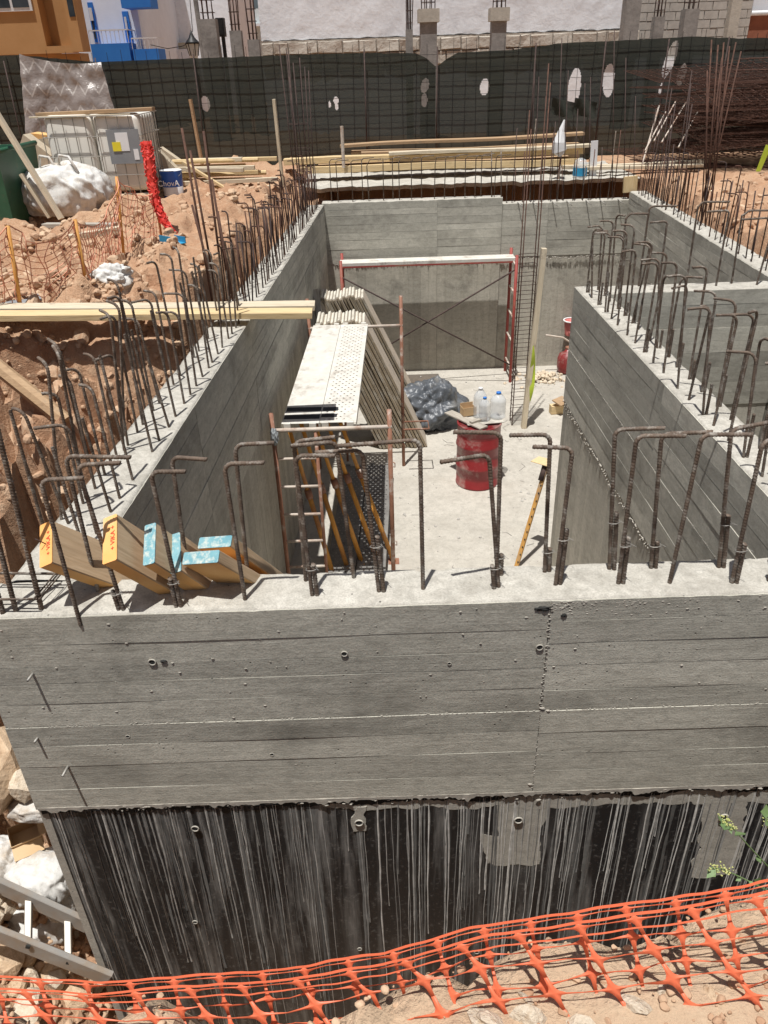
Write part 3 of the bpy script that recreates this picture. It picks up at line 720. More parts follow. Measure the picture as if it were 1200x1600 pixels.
for i, (b, c, e) in enumerate(FB):
    B = PZ(*b, 0); C_ = PY(*c, B.y+.01); E_ = PZ(*e, C_.z); hv = (E_-C_)
    if hv.length > .24: hv *= .24/hv.length if (i not in (11,)) else 1
    up = (C_-B).normalized(); hd = hv.normalized(); br = .03; pts = [B-up*.04]
    n_ = 6; c0 = C_-up*br
    for k in range(n_+1):
        a_ = math.pi/2*k/n_; pts.append(c0 + hd*(br-br*math.cos(a_)) + up*(br*math.sin(a_)))
    pts.append(C_+hv)
    bar_obj(pts, .008, front, 'rebar', 'rebar', True)
    if rnd.random() < .8:      # lapped starter bar and its wire tie
        h = rnd.uniform(.07, .26); off = Vector((rnd.choice([-.018, .018]), rnd.uniform(-.006, .006), 0))
        bar_obj([B+off-up*.03, B+off+up*h], .0088, front, 'rebar', 'starter_bar', True)
        q = B+off*.5+up*h*.8; mb = MB()
        mb.tube([q+Vector((.022*math.cos(t), .016*math.sin(t), .002*t)) for t in [k*.7 for k in range(12)]]+[q+Vector((.03, -.03, .02))], .0013, 4)
        mb.build('wire_tie', MT['wire'], front)
# stirrups lying at the left corner
for (dz, dx) in ((.03, 0), (.055, .04), (.07, -.06)):
    a0 = PZ(25+dx*100, 925, dz); mb = MB()
    bar_obj([a0+Vector((-.16, -.04, 0)), a0+Vector((.10, -.05, 0)), a0+Vector((.13, .10, .01)), a0+Vector((-.14, .12, .01)), a0+Vector((-.16, -.04, .012))], .005, front, 'rebar', 'stirrup', False)
for (b, t) in (((65, 952), (-8, 655)), ((25, 955), (-40, 700)), ((5, 958), (-60, 735))):
    B = PZ(*b, 0); T = PY(*t, B.y+.02); bar_obj([B, T], .0095, front, 'rebar', 'rebar', True)

# left wall bars: two rows
def wtop(wl, y): return -.17*(y-2.545)/(13.15-2.545)
rnd = random.Random(21)
y = 2.75; k = 0
while y < 13.0:
    for row, off in ((0, .07), (1, .23)):
        if rnd.random() < .06: continue
        yy = y+rnd.uniform(-.04, .04)+row*.07; key = rnd.choice('abcgdge' if row else 'gcdddfa')
        if yy > 6.5: key += '_far' if rnd.random() < .5 else '_rust'
        rz = (math.pi+rnd.gauss(.2, .25)) if row == 0 else (rnd.choice([math.pi, -2.2, 2.6])+rnd.gauss(0, .3))
        put_rebar(key, (xl(yy)-off, yy, wtop(0, yy)), rz, left, (rnd.gauss(0, .035), rnd.gauss(.0, .05)))
    y += .17 if y < 6 else .135
for yy, dx in ((3.05, .31), (3.5, .33), (4.0, .32), (4.45, .34), (3.25, .27), (3.8, .26)):      # slanted bars of the outer cage
    put_rebar('e', (xl(yy)-dx+.03, yy, -.02), math.pi*.8+rnd.gauss(0, .4), left, (rnd.gauss(0, .06), -.12+rnd.gauss(0, .05)))
# column starters standing in the left wall
for (b, t, r) in (((333, 478), (284, 200), .011), ((340, 470), (297, 235), .011), ((352, 474), (318, 205), .011), ((360, 466), (331, 280), .011), ((345, 492), (300, 320), .011), ((366, 480), (340, 330), .011)):
    B = PZ(*b, -.06); T = PY(*t, B.y); bar_obj([B, T], r, left, 'rebar_rust', 'column_bar')
for (u0, v0, u1, v1) in ((466, 330, 436, 70), (470, 325, 447, 75), (478, 322, 458, 98), (484, 318, 468, 90), (476, 335, 452, 120), (488, 315, 476, 104), (492, 312, 482, 110)):
    B = PZ(u0, v0, -.16); T = PY(u1, v1, B.y); bar_obj([B, T], .008, left, 'rebar_dark', 'column_bar')
for zz in (.35, .6, .66, 1.0):
    B = PZ(470, 322, -.16); mb = MB(); c = Vector((B.x+.05, B.y+.1, zz))
    bar_obj([c+Vector((-.14, -.12, 0)), c+Vector((.14, -.12, 0)), c+Vector((.14, .12, 0)), c+Vector((-.14, .12, 0)), c+Vector((-.14, -.12, .01))], .004, left, 'rebar_dark', 'stirrup')
# back wall bars
for i in range(17):
    x = -.7+i*.165+rnd.uniform(-.04, .04)
    bar_obj([(x, YB+.07, -.2), (x+rnd.gauss(0, .01), YB+.07, .42+rnd.gauss(0, .03)), (x+.03, YB+.06, .46), (x+rnd.uniform(.14, .24), YB+.02, .47)] if i % 3 else [(x, YB+.18, -.2), (x, YB+.18, .44), (x+.03, YB+.18, .47), (x+.2, YB+.16, .48)], .0075, back, 'rebar', 'rebar')
for (u, v0, v1) in ((768, 308, 236), (783, 308, 236)):
    B = PZ(u, v0, -.15); T = PY(u, v1, B.y); bar_obj([B, T], .009, back, 'rebar', 'rebar')
for i in range(15):
    x = 2.15+i*.135+rnd.uniform(-.03, .03); h = rnd.choice([.25, .3, .5, .75, .95])
    bar_obj([(x, YB+.1+.1*(i % 2), -.3), (x+rnd.gauss(0, .02), YB+.1+.1*(i % 2), h)], .0075, back2, 'rebar_rust' if i % 3 else 'rebar', 'rebar')
    if i % 2: bar_obj([(x+.02, YB+.03, -.235), (x+.10, YB-.06, -.30)], .007, back2, 'wire', 'bent_bar')
# tall bars through the right part
for (u, vt) in ((845, 150), (860, 190), (880, 110), (895, 170), (920, 120), (975, 90), (990, 150), (800, 200), (829, 70), (834, 120), (870, 60), (957, 45), (938, 230), (911, 130)):
    B = PY(u, 312, YB+.1); T = PY(u+ (8 if u < 900 else 3), vt, YB+.1); bar_obj([Vector((B.x, B.y, -.3)), T], .0065, back2, 'rebar_dark', 'column_bar')
# right wall bars
y = 5.0
while y < 12.95:
    for off in (.06, .2):
        if rnd.random() < .1: continue
        yy = y+rnd.uniform(-.05, .05); key = rnd.choice('dfaedc')+('_rust' if rnd.random() < .5 else '_far'); zt = -.12*(yy-2.56)/10.6
        put_rebar(key, (xr(yy)+off, yy, zt), math.pi+rnd.gauss(0, .5), right, (rnd.gauss(0, .03), rnd.gauss(0, .03)))
    y += .2
for i, (u, v) in enumerate(((1112, 62), (1122, 70), (1131, 66), (1140, 72), (1150, 66), (1128, 90), (1158, 80), (1105, 110))):
    bx = 4.02+.05*(i % 4); by = 9.9+.12*(i//3); T = PY(u, v, by); bar_obj([(bx, by, -.1), T], .008, right, 'rebar_rust', 'column_bar')
for i in range(12):
    yy = 10.8+i*.18+rnd.uniform(-.05, .05); bar_obj([(xr(yy)+.08+.1*(i % 2), yy, -.15), (xr(yy)+.08+.1*(i % 2)+rnd.gauss(0, .03), yy, rnd.uniform(.7, 1.6))], .0065, right, 'rebar_dark', 'column_bar')
# middle wall bars
rnd = random.Random(77); y = 2.78; k = 0
while y < 6.8:
    for row, off in ((0, .055), (1, .175)):
        yy = y+rnd.uniform(-.04, .04)+row*.09
        if yy > 6.78: continue
        key = rnd.choice('aacbg')
        put_rebar(key, (1.75+off, yy, 0), math.pi+rnd.gauss(-.1, .28)+(0 if rnd.random() < .85 else 2.2), mid, (rnd.gauss(0, .04), rnd.gauss(.0, .05)))
        if rnd.random() < .5: bar_obj([(1.75+off+.018, yy, -.03), (1.75+off+.018, yy, rnd.uniform(.05, .2))], .0085, mid, 'rebar', 'starter_bar', True)
    y += .205
# cross wall bars: wide hooked loops
for i, (x, hk, h) in enumerate(((2.1, .16, .62), (2.3, .22, .66), (2.45, -.16, .55), (2.72, .24, .68), (2.95, -.2, .62), (3.12, .2, .6), (3.3, -.25, .55), (3.45, .2, .66))):
    yy = 6.72+.08*(i % 2); s_ = 1 if hk > 0 else -1
    pts = [(x, yy, -.04), (x+rnd.gauss(0, .02), yy, h-.04)]+[(x+s_*(.04-.04*math.cos(a)), yy, h-.04+.04*math.sin(a)) for a in (.5, 1.0, 1.5)]+[(x+hk, yy-.03, h)]
    bar_obj(pts, .0085, cross, 'rebar', 'rebar', True)

#@@PROPS
# ------------------------------------------------------------------ beams leaning out of the pit over the front wall
def beam(label, e, dirv, wd, th, endmat, edge_up, ln=5.2, text=None, nail=False):
    """e: middle of the visible end, dirv: into the pit, wd along edge_up, th across"""
    x = Vector(dirv).normalized(); z = Vector(edge_up); z = (z - x*z.dot(x)).normalized(); y = z.cross(x)
    M_ = Matrix((x, y, z)).transposed().to_4x4(); M_.translation = Vector(e)
    root = empty('timber_beam', e, label, 'beam', 'beams leaning over the front wall')
    b = .004; hw, ht = wd/2, th/2
    sec = [(-ht+b, -hw), (ht-b, -hw), (ht, -hw+b), (ht, hw-b), (ht-b, hw), (-ht+b, hw), (-ht, hw-b), (-ht, -hw+b)]
    vs = []; fs = []
    for xx in (.0, .02, ln): vs += [(xx, p, q) for p, q in sec]
    for i in range(2):
        for k in range(8): fs.append((i*8+k, (i+1)*8+k, (i+1)*8+(k+1) % 8, i*8+(k+1) % 8))
    fs.append(tuple(16+k for k in range(7, -1, -1)))
    bm_ = MB(); under = (7, 0, 1) if abs(z.z) > .4 else (2, 3)
    bm_.add(vs, fs); bm_.mi = [1 if (q < 16 and q % 8 in ((0,) if abs(z.z) > .4 else (2, 6))) else 0 for q in range(len(fs))]
    bm_.build('beam_body', [MT['wood_beam'], MT['orange_bounce_slab']], root, mw=M_)  # second material paints the orange bounce light on the underside
    cap = MB().add([(-.0015, p, q) for p, q in sec]+[(.003, p*1.0, q*1.0) for p, q in sec], [tuple(range(8))]+[(k, 8+k, 8+(k+1) % 8, (k+1) % 8) for k in range(8)])
    cap.build('painted_end', MT[endmat], root, mw=M_)
    if text:
        me = text_mesh(text, .026, .0006)
        # letters run along the long side of the end face
        Mx = Matrix((z, y, -x)).transposed().to_4x4()
        if Mx.determinant() < 0: Mx = Matrix((z, -y, -x)).transposed().to_4x4()
        Mx.translation = Vector(e) - x*.0025 - y*(ht*.45)
        link('lettering', me, MT['red_ink'], root, Mx)
    if nail:
        p_ = Vector(e)+y*0.0
        bar_obj([p_, p_-x*.05+z*.004], .002, root, 'rebar_dark', 'nail')
    return root
beam('leftmost orange ended beam with red lettering and a nail, leaning over the front wall', PY(72, 850, 2.395), (.24, .32, -.42), .175, .060, 'orange_end', (-.45, .3, 1), 4.4, '+ VIKA +', True)
beam('second orange ended beam with red lettering beside a teal ended beam', PY(172, 842, 2.345), (.22, .32, -.50), .19, .060, 'orange_end', (-.38, .3, 1), 4.4, '+ VIKA +')
beam('upright teal ended beam touching the second orange ended beam', PY(234, 850, 2.38), (.20, .32, -.50), .165, .048, 'teal_end', (-.30, .3, 1), 4.4)
beam('teal ended beam in the middle, partly behind a hooked bar', PY(274, 864, 2.43), (.19, .32, -.50), .165, .046, 'teal_end', (-.33, .3, 1), 4.4)
beam('flat teal ended beam lying in front, lowest of the beams', PY(314, 871, 2.375), (.20, .32, -.44), .155, .048, 'teal_end', (1, -.35, .30), 4.4)
beam('flat teal ended beam lying rearmost at the right of the beams', PY(336, 847, 2.49), (.20, .32, -.48), .145, .046, 'teal_end', (1, -.35, .30), 4.4)

# ------------------------------------------------------------------ planks bridging to the left wall
plank('scaffold_plank', PZ(-160, 494, .12), PZ(488, 490, .0), .16, .05, MT['wood_y'], warp=.004)
tag(bpy.context.scene.objects['scaffold_plank'], 'front yellow plank reaching from the earth over the left wall', 'plank', 'planks over the left wall')
o = plank('scaffold_plank', PZ(-160, 483, .125), PZ(492, 478, .005), .17, .045, MT['wood_p'], warp=.004); tag(o, 'rear pale plank reaching from the earth over the left wall', 'plank', 'planks over the left wall')

# ------------------------------------------------------------------ leaning formwork panels
def panel_stack(y0, y1, n, xb, xt, zt, th, lab):
    for i in range(n):
        xb_i = xb + (i-n+1)*th*1.18; xt_i = xt + (i-n+1)*th*1.10; dz = random.uniform(-.03, .03); dy = random.uniform(-.02, .02)
        p0 = Vector((xb_i, 0, zf)); p1 = Vector((xt_i, 0, zt+dz)); d = (p1-p0).normalized(); nrm = Vector((-d.z, 0, d.x))
        if nrm.x < 0: nrm = -nrm
        pos = (i+1)
        root = empty('formwork_panel', (xb_i, y0+dy, zf), lab % pos_word(pos, n), 'panel', 'formwork panels leaning on the left wall')
        Lp = (p1-p0).length; t2 = th*.40
        M_ = Matrix((d, Vector((0, 1, 0)), d.cross(Vector((0, 1, 0))))).transposed().to_4x4(); M_.translation = Vector((xb_i, y0+dy, zf))+nrm*t2
        mb = MB(); W = y1-y0
        mb.mm((0.004, .004, -t2), (Lp-.004, W-.004, t2))
        mb.build('board', MT['panel_face'], root, mw=M_)
        for yy in (0.001, W-.003):
            MB().mm((.012, yy-.003, -t2*.92), (Lp-.012, yy+.004, t2*.92)).build('edge_strip', MT['wood_panel'], root, mw=M_)
        MB().mm((Lp-.004, .01, -t2*.95), (Lp+.008, W-.01, t2*.95)).build('end_strip', MT['panel_end'], root, mw=M_)
ORD = ['first', 'second', 'third', 'fourth', 'fifth', 'sixth', 'seventh', 'eighth', 'ninth', 'tenth', 'eleventh', 'twelfth', 'thirteenth', 'fourteenth', 'fifteenth', 'sixteenth']
def pos_word(i, n): return ORD[n-i] if n-i else 'outermost'
panel_stack(11.35, 11.85, 14, .60, -.23, -1.20, .042, 'formwork panel, %s from the open side in the far leaning stack')
panel_stack(9.95, 10.45, 14, .62, -.20, -1.16, .042, 'formwork panel, %s from the open side in the near leaning stack')
o = plank('timber_post', PZ(520, 640, -2.6), PY(492, 452, 10.9), .09, .06, MT['wood_g']); tag(o, 'grey square timber leaning on the left wall beside the panel stacks', 'timber')

# ------------------------------------------------------------------ scaffold decks
def deck_mesh(L, W, name, mat, holes=True, cw=.030):
    mb = MB(); nu = int(L/.055); nv = int(W/cw)
    du, dv_ = L/nu, W/nv
    for i in range(nu):
        for j in range(nv):
            x0, y0 = i*du, j*dv_; cx = x0+du/2; cy = y0+dv_/2
            if holes and 1 <= j < nv-1 and 1 <= i < nu-1 and ((i+j) % 2 == 0):
                r = .0095; sq = []; oc = []
                for k in range(8):
                    a = k*math.pi/4; c, s = math.cos(a), math.sin(a); m_ = max(abs(c), abs(s))
                    sq.append((cx+c/m_*du/2, cy+s/m_*dv_/2, 0)); oc.append((cx+r*c, cy+r*s, -.0015))
                mb.add(sq+oc, [(k, (k+1) % 8, 8+(k+1) % 8, 8+k) for k in range(8)])
            else:
                mb.add([(x0, y0, 0), (x0+du, y0, 0), (x0+du, y0+dv_, 0), (x0, y0+dv_, 0)], [(0, 1, 2, 3)])
    for y0, y1 in ((-.003, 0.), (W, W+.003)): mb.mm((0, y0, -.06), (L, y1, .001))
    return mb.mesh(name, mat)
def deck(label, p0, p1, W, mat, holes, tape=None, up=(0, 0, 1), group='scaffold decks'):
    L = (Vector(p1)-Vector(p0)).length; M_ = frame(p0, p1, up)
    root = empty('scaffold_deck', p0, label, 'deck', group)
    link('deck_plate', deck_mesh(L, W, 'deck_plate', MT[mat], holes), None, root, M_)
    for yy in (.05, W-.05):
        for xx in (-.035, L+.0): MB().mm((xx, yy-.03, -.05), (xx+.035, yy+.03, .012)).build('end_hook', MT[mat], root, mw=M_)
    if tape:
        for (x0, y0, x1, y1) in tape: MB().mm((x0, y0, .0015), (x1, y1, .004)).build('grip_strip', MT['black_tape'], root, mw=M_)
    return root
zd = -1.01
a0 = Vector((-.56, 6.36, zd)); a1 = Vector((-.46, 9.36, zd))          # frames give local Y to the left of travel
deck('left metal scaffold deck with two black grip bands across its end', a0, a1, .33, 'deck', False, [(.10, .002, .19, .325), (.28, .002, .37, .325)])
deck('right perforated metal scaffold deck beside the banded one', a0+Vector((.335, 0, 0)), a1+Vector((.335, 0, 0)), .325, 'deck', True, [(.12, .18, .19, .322), (.27, .18, .35, .322)])
deck('left of two dark perforated decks lying low under the scaffold', (-.34, 6.5, -2.86), (-.20, 9.0, -2.78), .30, 'deck_shaded', True, group='dark decks under the scaffold')
deck('right of two dark perforated decks lying low under the scaffold', (-.02, 6.5, -2.86), (.12, 9.0, -2.78), .30, 'deck_shaded', True, group='dark decks under the scaffold')

# scaffold frames carrying the decks
def sframe(label, x0, x1, y, ztop, mat, barmat, group, ladder=True, extra=0.12):
    root = empty('scaffold_trestle', (x0, y, zf), label, 'scaffold', group)
    for x in (x0, x1): bar_obj([(x, y, zf), (x, y, ztop+extra)], .022, root, mat, 'upright')
    bar_obj([(x0-.02, y, ztop-.045), (x1+.02, y, ztop-.045)], .021, root, barmat, 'top_bar')
    if ladder:
        xi = x0+.38; bar_obj([(xi, y, zf+.1), (xi, y, ztop-.07)], .017, root, mat, 'inner_post')
        for z in (-.33, -.62, -.92, -1.22, -1.52, -1.8): bar_obj([(x0, y, ztop+z), (xi, y, ztop+z)], .014, root, barmat, 'rung')
    return root
fr1 = sframe('near scaffold frame with ladder rungs under the metal decks', -.97, .075, 6.33, zd, 'rust_steel', 'dusty_steel', 'frames of the deck scaffold')
for (x, z) in ((.10, -1.45), (.10, -2.3)): bar_obj([(.075, 6.33, z), (.115, 6.31, z), (.115, 6.31, z+.04), (.10, 6.31, z+.05)], .005, fr1, 'rust_steel', 'lock_pin')
fr2 = sframe('far scaffold frame with rusty uprights under the metal decks', -.85, .29, 9.40, zd, 'rust_steel', 'dusty_steel', 'frames of the deck scaffold', extra=.32)
p = PZ(428, 655, -1.0); o = MB().add(*[(lambda b: (b.v, b.f))(blob((.035, .035, .08), 4, 3, .5, 3))][0]).build('cloth_rag', MT['grey_bucket'], mw=Matrix.Translation((-.955, 6.29, -1.10))); tag(o, 'small blue rag tied to the near scaffold upright', 'rag')
# side rail bracket of the far frame
bar_obj([(.29, 9.4, -2.35), (.62, 9.4, -2.35), (.62, 9.15, -2.35), (.29, 9.15, -2.35)], .012, fr2, 'rust_steel', 'bracket')
# props leaning under the scaffold
def prop(label, p0, p1):
    p0 = Vector(p0); p1 = Vector(p1); root = empty('steel_prop', p0, label, 'prop', 'orange props under the scaffold'); d = p1-p0
    bar_obj([p0, p0+d*.58], .028, root, 'orange_prop', 'outer_tube'); bar_obj([p0+d*.56, p1], .022, root, 'orange_prop', 'inner_tube')
    mb = MB(); mb.tube([p0+d*.55, p0+d*.60], .036, 8); mb.build('collar', MT['rust_steel'], root, True)
    MB().box(p0, (.12, .12, .006)).build('base_plate', MT['rust_steel'], root)
pv = [((508, 955), (440, 668)), ((492, 930), (462, 640)), ((520, 900), (478, 665)), ((470, 960), (450, 590)), ((533, 880), (492, 672))]
for i, ((u0, v0), (u1, v1)) in enumerate(pv):
    prop('orange steel prop leaning under the scaffold, %s from the left wall' % ['nearest the camera, third', 'second', 'fourth', 'first', 'fifth'][i], PZ(u0, v0-20, -3.0) if False else Vector((-.55+.16*i, 6.75+.08*i, zf)), Vector((-.88+.10*i, 6.65+.12*i, -1.10)))

# ------------------------------------------------------------------ far scaffold at the back wall
fs_root = empty('red_scaffold', (-.6, 12.7, zf), 'red framed scaffold with white deck and crossed braces against the back wall', 'scaffold')
for x in (-.55, 2.22):
    for y in (12.42, 12.98): bar_obj([(x, y, zf), (x, y, -.90)], .024, fs_root, 'red_steel', 'upright')
    for z in (-1.06, -1.5, -1.9, -2.3, -2.75): bar_obj([(x, 12.42, z), (x, 12.98, z)], .016, fs_root, 'dusty_steel', 'rung')
bar_obj([(-.55, 12.42, -1.15), (2.22, 12.42, -2.7)], .014, fs_root, 'rebar_dark', 'brace'); bar_obj([(2.22, 12.44, -1.12), (-.55, 12.44, -2.7)], .014, fs_root, 'rebar_dark', 'brace')
for i, y in enumerate((12.69,)):
    MB().mm((-.58, y, -1.045), (2.25, y+.29, -1.0)).build('deck_board', MT['deck'], fs_root)
    MB().mm((-.58, y-.004, -1.072), (2.25, y-.0005, -1.047)).build('deck_edge', MT['red_steel'], fs_root)

# ------------------------------------------------------------------ drum and what stands on it
dc = Vector((1.23, 8.88, zf)); rr = .272; hh = .85
prof = [(rr-.012, 0), (rr+.006, .006), (rr+.008, .02), (rr, .03)]
for i in range(1, 6):
    z = hh*i/6+.0
    if i in (2, 4): prof += [(rr, z-.03), (rr+.012, z-.012), (rr+.012, z+.012), (rr, z+.03)]
    else: prof += [(rr, z-.02), (rr-.005, z-.01), (rr, z), (rr-.005, z+.01), (rr, z+.02)]
prof += [(rr, hh-.03), (rr+.008, hh-.02), (rr+.008, hh), (rr-.01, hh), (rr-.012, hh-.02), (.001, hh-.02)]
dr_ = empty('oil_drum', dc, 'dented red steel drum standing on the pit floor with bottles on top', 'drum')
mb = MB().lathe(prof, 48, dc, cap=False)
mb.v = [(x+.006*noise.noise(Vector((x*4, y*4, z*3))), y+.006*noise.noise(Vector((x*4, y*4, z*3+5))), z) for x, y, z in mb.v]
mb.build('drum_shell', MT['red_paint'], dr_, True)
zt = zf+hh
o = plank('drum_board', dc+Vector((-.36, .30, hh+.013)), dc+Vector((.03, -.24, hh+.013)), .13, .02, MT['wood_g']); tag(o, 'narrow pale board jutting over the left rim of the red drum', 'board')
o = plank('drum_cover', dc+Vector((-.18, .03, hh+.009)), dc+Vector((.28, .09, hh+.009)), .34, .012, MT['conc_top']); tag(o, 'beige sheet covering the red drum under the bottles', 'sheet')
def bottle(p, r, h, label, capm):
    root = empty('water_bottle', p, label, 'bottle', 'bottles on the red drum')
    pr = [(r*.9, 0), (r, .012)]
    for i in range(9): pr += [(r*(.97 if i % 2 else 1.0), .03+i*h*.07)]
    pr += [(r*.96, h*.72), (r*.7, h*.84), (r*.35, h*.91), (r*.27, h*.93), (r*.27, h*.96)]
    MB().lathe(pr, 20, p).build('bottle_body', MT['bottle'], root, True)
    MB().lathe([(r*.32, h*.94), (r*.32, h*1.0), (r*.30, h*1.01)], 14, p).build('bottle_cap', MT[capm], root, True)
    if r > .07: 
        q = Vector(p)+Vector((0, 0, h*.9)); bar_obj([q+Vector((-r*.5, 0, -.02)), q+Vector((-r*.3, -.01, .03)), q+Vector((r*.3, -.01, .03)), q+Vector((r*.5, 0, -.02))], .004, root, 'white', 'carry_handle')
bz = zt+.017
bottle(dc+Vector((.02, .12, bz-zf)), .085, .38, 'tall clear water bottle with pale cap, rear left on the drum', 'white')
bottle(dc+Vector((.06, .0, bz-zf)), .07, .30, 'clear water bottle with blue cap, front one on the drum', 'bottle_cap')
bottle(dc+Vector((.24, .08, bz-zf)), .10, .33, 'wide clear water jug with dark blue cap, right on the drum', 'bottle_cap')
p = dc+Vector((-.12, .18, hh+.09)); mb = MB(); Rz = Matrix.Rotation(.25, 3, 'Z')
mb.box(p, (.15, .12, .005), Rz).box(p+Rz @ Vector((0, -.065, .055)), (.17, .005, .11), Rz).box(p+Rz @ Vector((-.085, 0, .05)), (.005, .13, .10), Rz).box(p+Rz @ Vector((.085, 0, .045)), (.005, .13, .09), Rz).box(p+Rz @ Vector((0, .068, .07)), (.17, .005, .12), Rz)
mb.v = [(a, b, c-.06) for a, b, c in mb.v]
o = mb.build('cardboard_box', MT['card']); tag(o, 'small open cardboard box on the red drum', 'box')
o = MB().box(dc+Vector((-.055, -.07, hh+.035)), (.16, .05, .03), Matrix.Rotation(.6, 3, 'Z')).box(dc+Vector((.05, -.03, hh+.045)), (.08, .045, .02), Matrix.Rotation(.2, 3, 'Z')).build('wood_offcut', MT['wood_g']); tag(o, 'small wood offcuts by the bottles on the drum', 'offcut')
# black bundle
p = PZ(672, 660, zf); mb = blob((.46, .40, .45), 3, 6, .30, 1.6, ridg=.46, fine=1)
mb.v = [(x*(1+.10*math.sin(z*9+x*4)), y, max(z, -.22)+.22) for x, y, z in mb.v]
o = mb.build('covered_bundle', MT['tarp'], None, True, Matrix.Translation(p)); tag(o, 'bundle wrapped in dark blue grey plastic on the pit floor', 'bundle')
# sand on the floor, rubble heap, wooden block, level
p = PZ(849, 592, zf); mb = MB(); rnd = random.Random(6); it = []
for i in range(170):
    r_ = abs(rnd.gauss(0, .2)); a = rnd.uniform(0, 6.28); it.append((p+Vector((r_*math.cos(a)*1.3, r_*math.sin(a), max(.01, .13-r_*.35)*rnd.random())), rnd.uniform(.012, .05), i))
scatter_stones(mb, it); o = mb.build('rubble_heap', MT['stone_pale']); tag(o, 'small heap of broken mortar near the back wall', 'rubble', kind='stuff')
mb = MB(); it = []; rnd = random.Random(61)
for i in range(420):
    x = rnd.uniform(-.9, 3.9) if i % 3 else rnd.uniform(.2, 2.2); y = rnd.uniform(6.8, 13.0); it.append(((x, y, zf+.002), rnd.choice([.004, .006, .009, .014, .022]), i))
for i in range(40):
    q = Vector((rnd.uniform(.3, 2.8), rnd.uniform(6.9, 12.8), zf+.006)); a = rnd.uniform(0, 6.3); L_ = rnd.uniform(.05, .22); mb.tube([q, q+Vector((L_*math.cos(a), L_*math.sin(a), .004)), q+Vector((L_*1.4*math.cos(a+.4), L_*1.4*math.sin(a+.4), .01))], .003, 4)
scatter_stones(mb, it); o = mb.build('floor_litter', MT['block']); tag(o, 'crumbs, chips and wire ends littering the pit floor', kind='stuff'); o['category'] = 'litter'
p = PZ(873, 645, zf); o = MB().box(p+Vector((0, 0, .07)), (.28, .12, .13), Matrix.Rotation(.1, 3, 'Z')).build('wood_block', MT['wood_y']); tag(o, 'short yellow timber block on the floor by the middle wall', 'block')
q = p+Vector((.02, -.02, .2)); fl_root = empty('plaster_float', q, 'wooden float with handle resting on the timber block', 'float')
MB().box(q, (.24, .18, .02), Matrix.Rotation(.7, 3, 'Z') @ Matrix.Rotation(.25, 3, 'X')).build('float_plate', MT['wood_b'], fl_root); bar_obj([q+Vector((.02, -.02, .02)), q+Vector((.22, -.12, -.04))], .022, fl_root, 'dusty_steel', 'handle')
lv = empty('straight_edge', PZ(806, 888, zf), 'long orange straight edge leaning against the middle wall', 'straightedge')
p0 = PZ(806, 888, zf); p1 = PY(868, 705, 8.0) ; p1 = Vector((1.71, 7.15, -1.92))
plank('bar', p0, p1, .045, .025, MT['straight'], lv)
d_ = (p1-p0)
for i in range(12):
    q = p0+d_*(.06+i*.075); MB().box(q+Vector((0, -.018, .016)), (.012, .012, .012)).build('hole', MT['void_shadow'], lv)
bar_obj([p1+Vector((.0, .02, .02)), p1+Vector((-.01, -.0, .0))-d_*.14], .034, lv, 'rebar_dark', 'grip')
o = MB().add([p1+Vector(v) for v in ((-.16, .05, .03), (.0, -.06, .02), (.02, .06, .05), (-.06, .12, .05), (-.16, .05, .036), (.0, -.06, .026), (.02, .06, .056), (-.06, .12, .056))], [(3, 2, 1, 0), (4, 5, 6, 7), (0, 1, 5, 4), (1, 2, 6, 5), (2, 3, 7, 6), (3, 0, 4, 7)]).build('paper_scrap', MT['wood_y']); tag(o, 'yellow scrap lying over the top of the orange straight edge', 'scrap')
# post with lime strip, rebar column cage
pb = PZ(818, 668, zf); pt = Vector((pb.x+.10, pb.y+.12, .0)); o = plank('timber_post', pb, PY(850, 388, pb.y+.1), .10, .07, MT['wood_p'], up=(1, 0, 0)); tag(o, 'tall pale timber post standing on the pit floor by the rebar cage', 'post')
mb = MB(); q0 = PY(833, 540, pb.y-.02); q1 = PY(828, 628, pb.y-.02)
mb.grid(3, 10, lambda u, v: q0+(q1-q0)*v+Vector((.07*(u-.3)*(math.sin(v*3.1)+.15), -.02*math.sin(v*9+u), 0)))
o = mb.build('lime_strip', MT['green_cloth'], None, True); tag(o, 'lime green plastic strip hanging on the pale timber post', 'strip')
cg = empty('rebar_cage', pb+Vector((-.1, .12, 0)), 'slender column cage of rebar and stirrups rising from the pit floor', 'rebar cage')
cx, cy = pb.x-.06, pb.y+.18
for dx in (-.1, .1):
    for dy in (-.09, .09): bar_obj([(cx+dx, cy+dy, zf), (cx+dx+.02, cy+dy, 1.0+.5*(dx > 0)+.2*(dy > 0))], .0075, cg, 'rebar_rust', 'rebar')
for i in range(20):
    z = zf+.08+i*.125; bar_obj([(cx-.11, cy-.1, z), (cx+.12, cy-.1, z+.01), (cx+.12, cy+.1, z+.01), (cx-.11, cy+.1, z), (cx-.11, cy-.1, z)], .0042, cg, 'rebar_dark', 'stirrup')
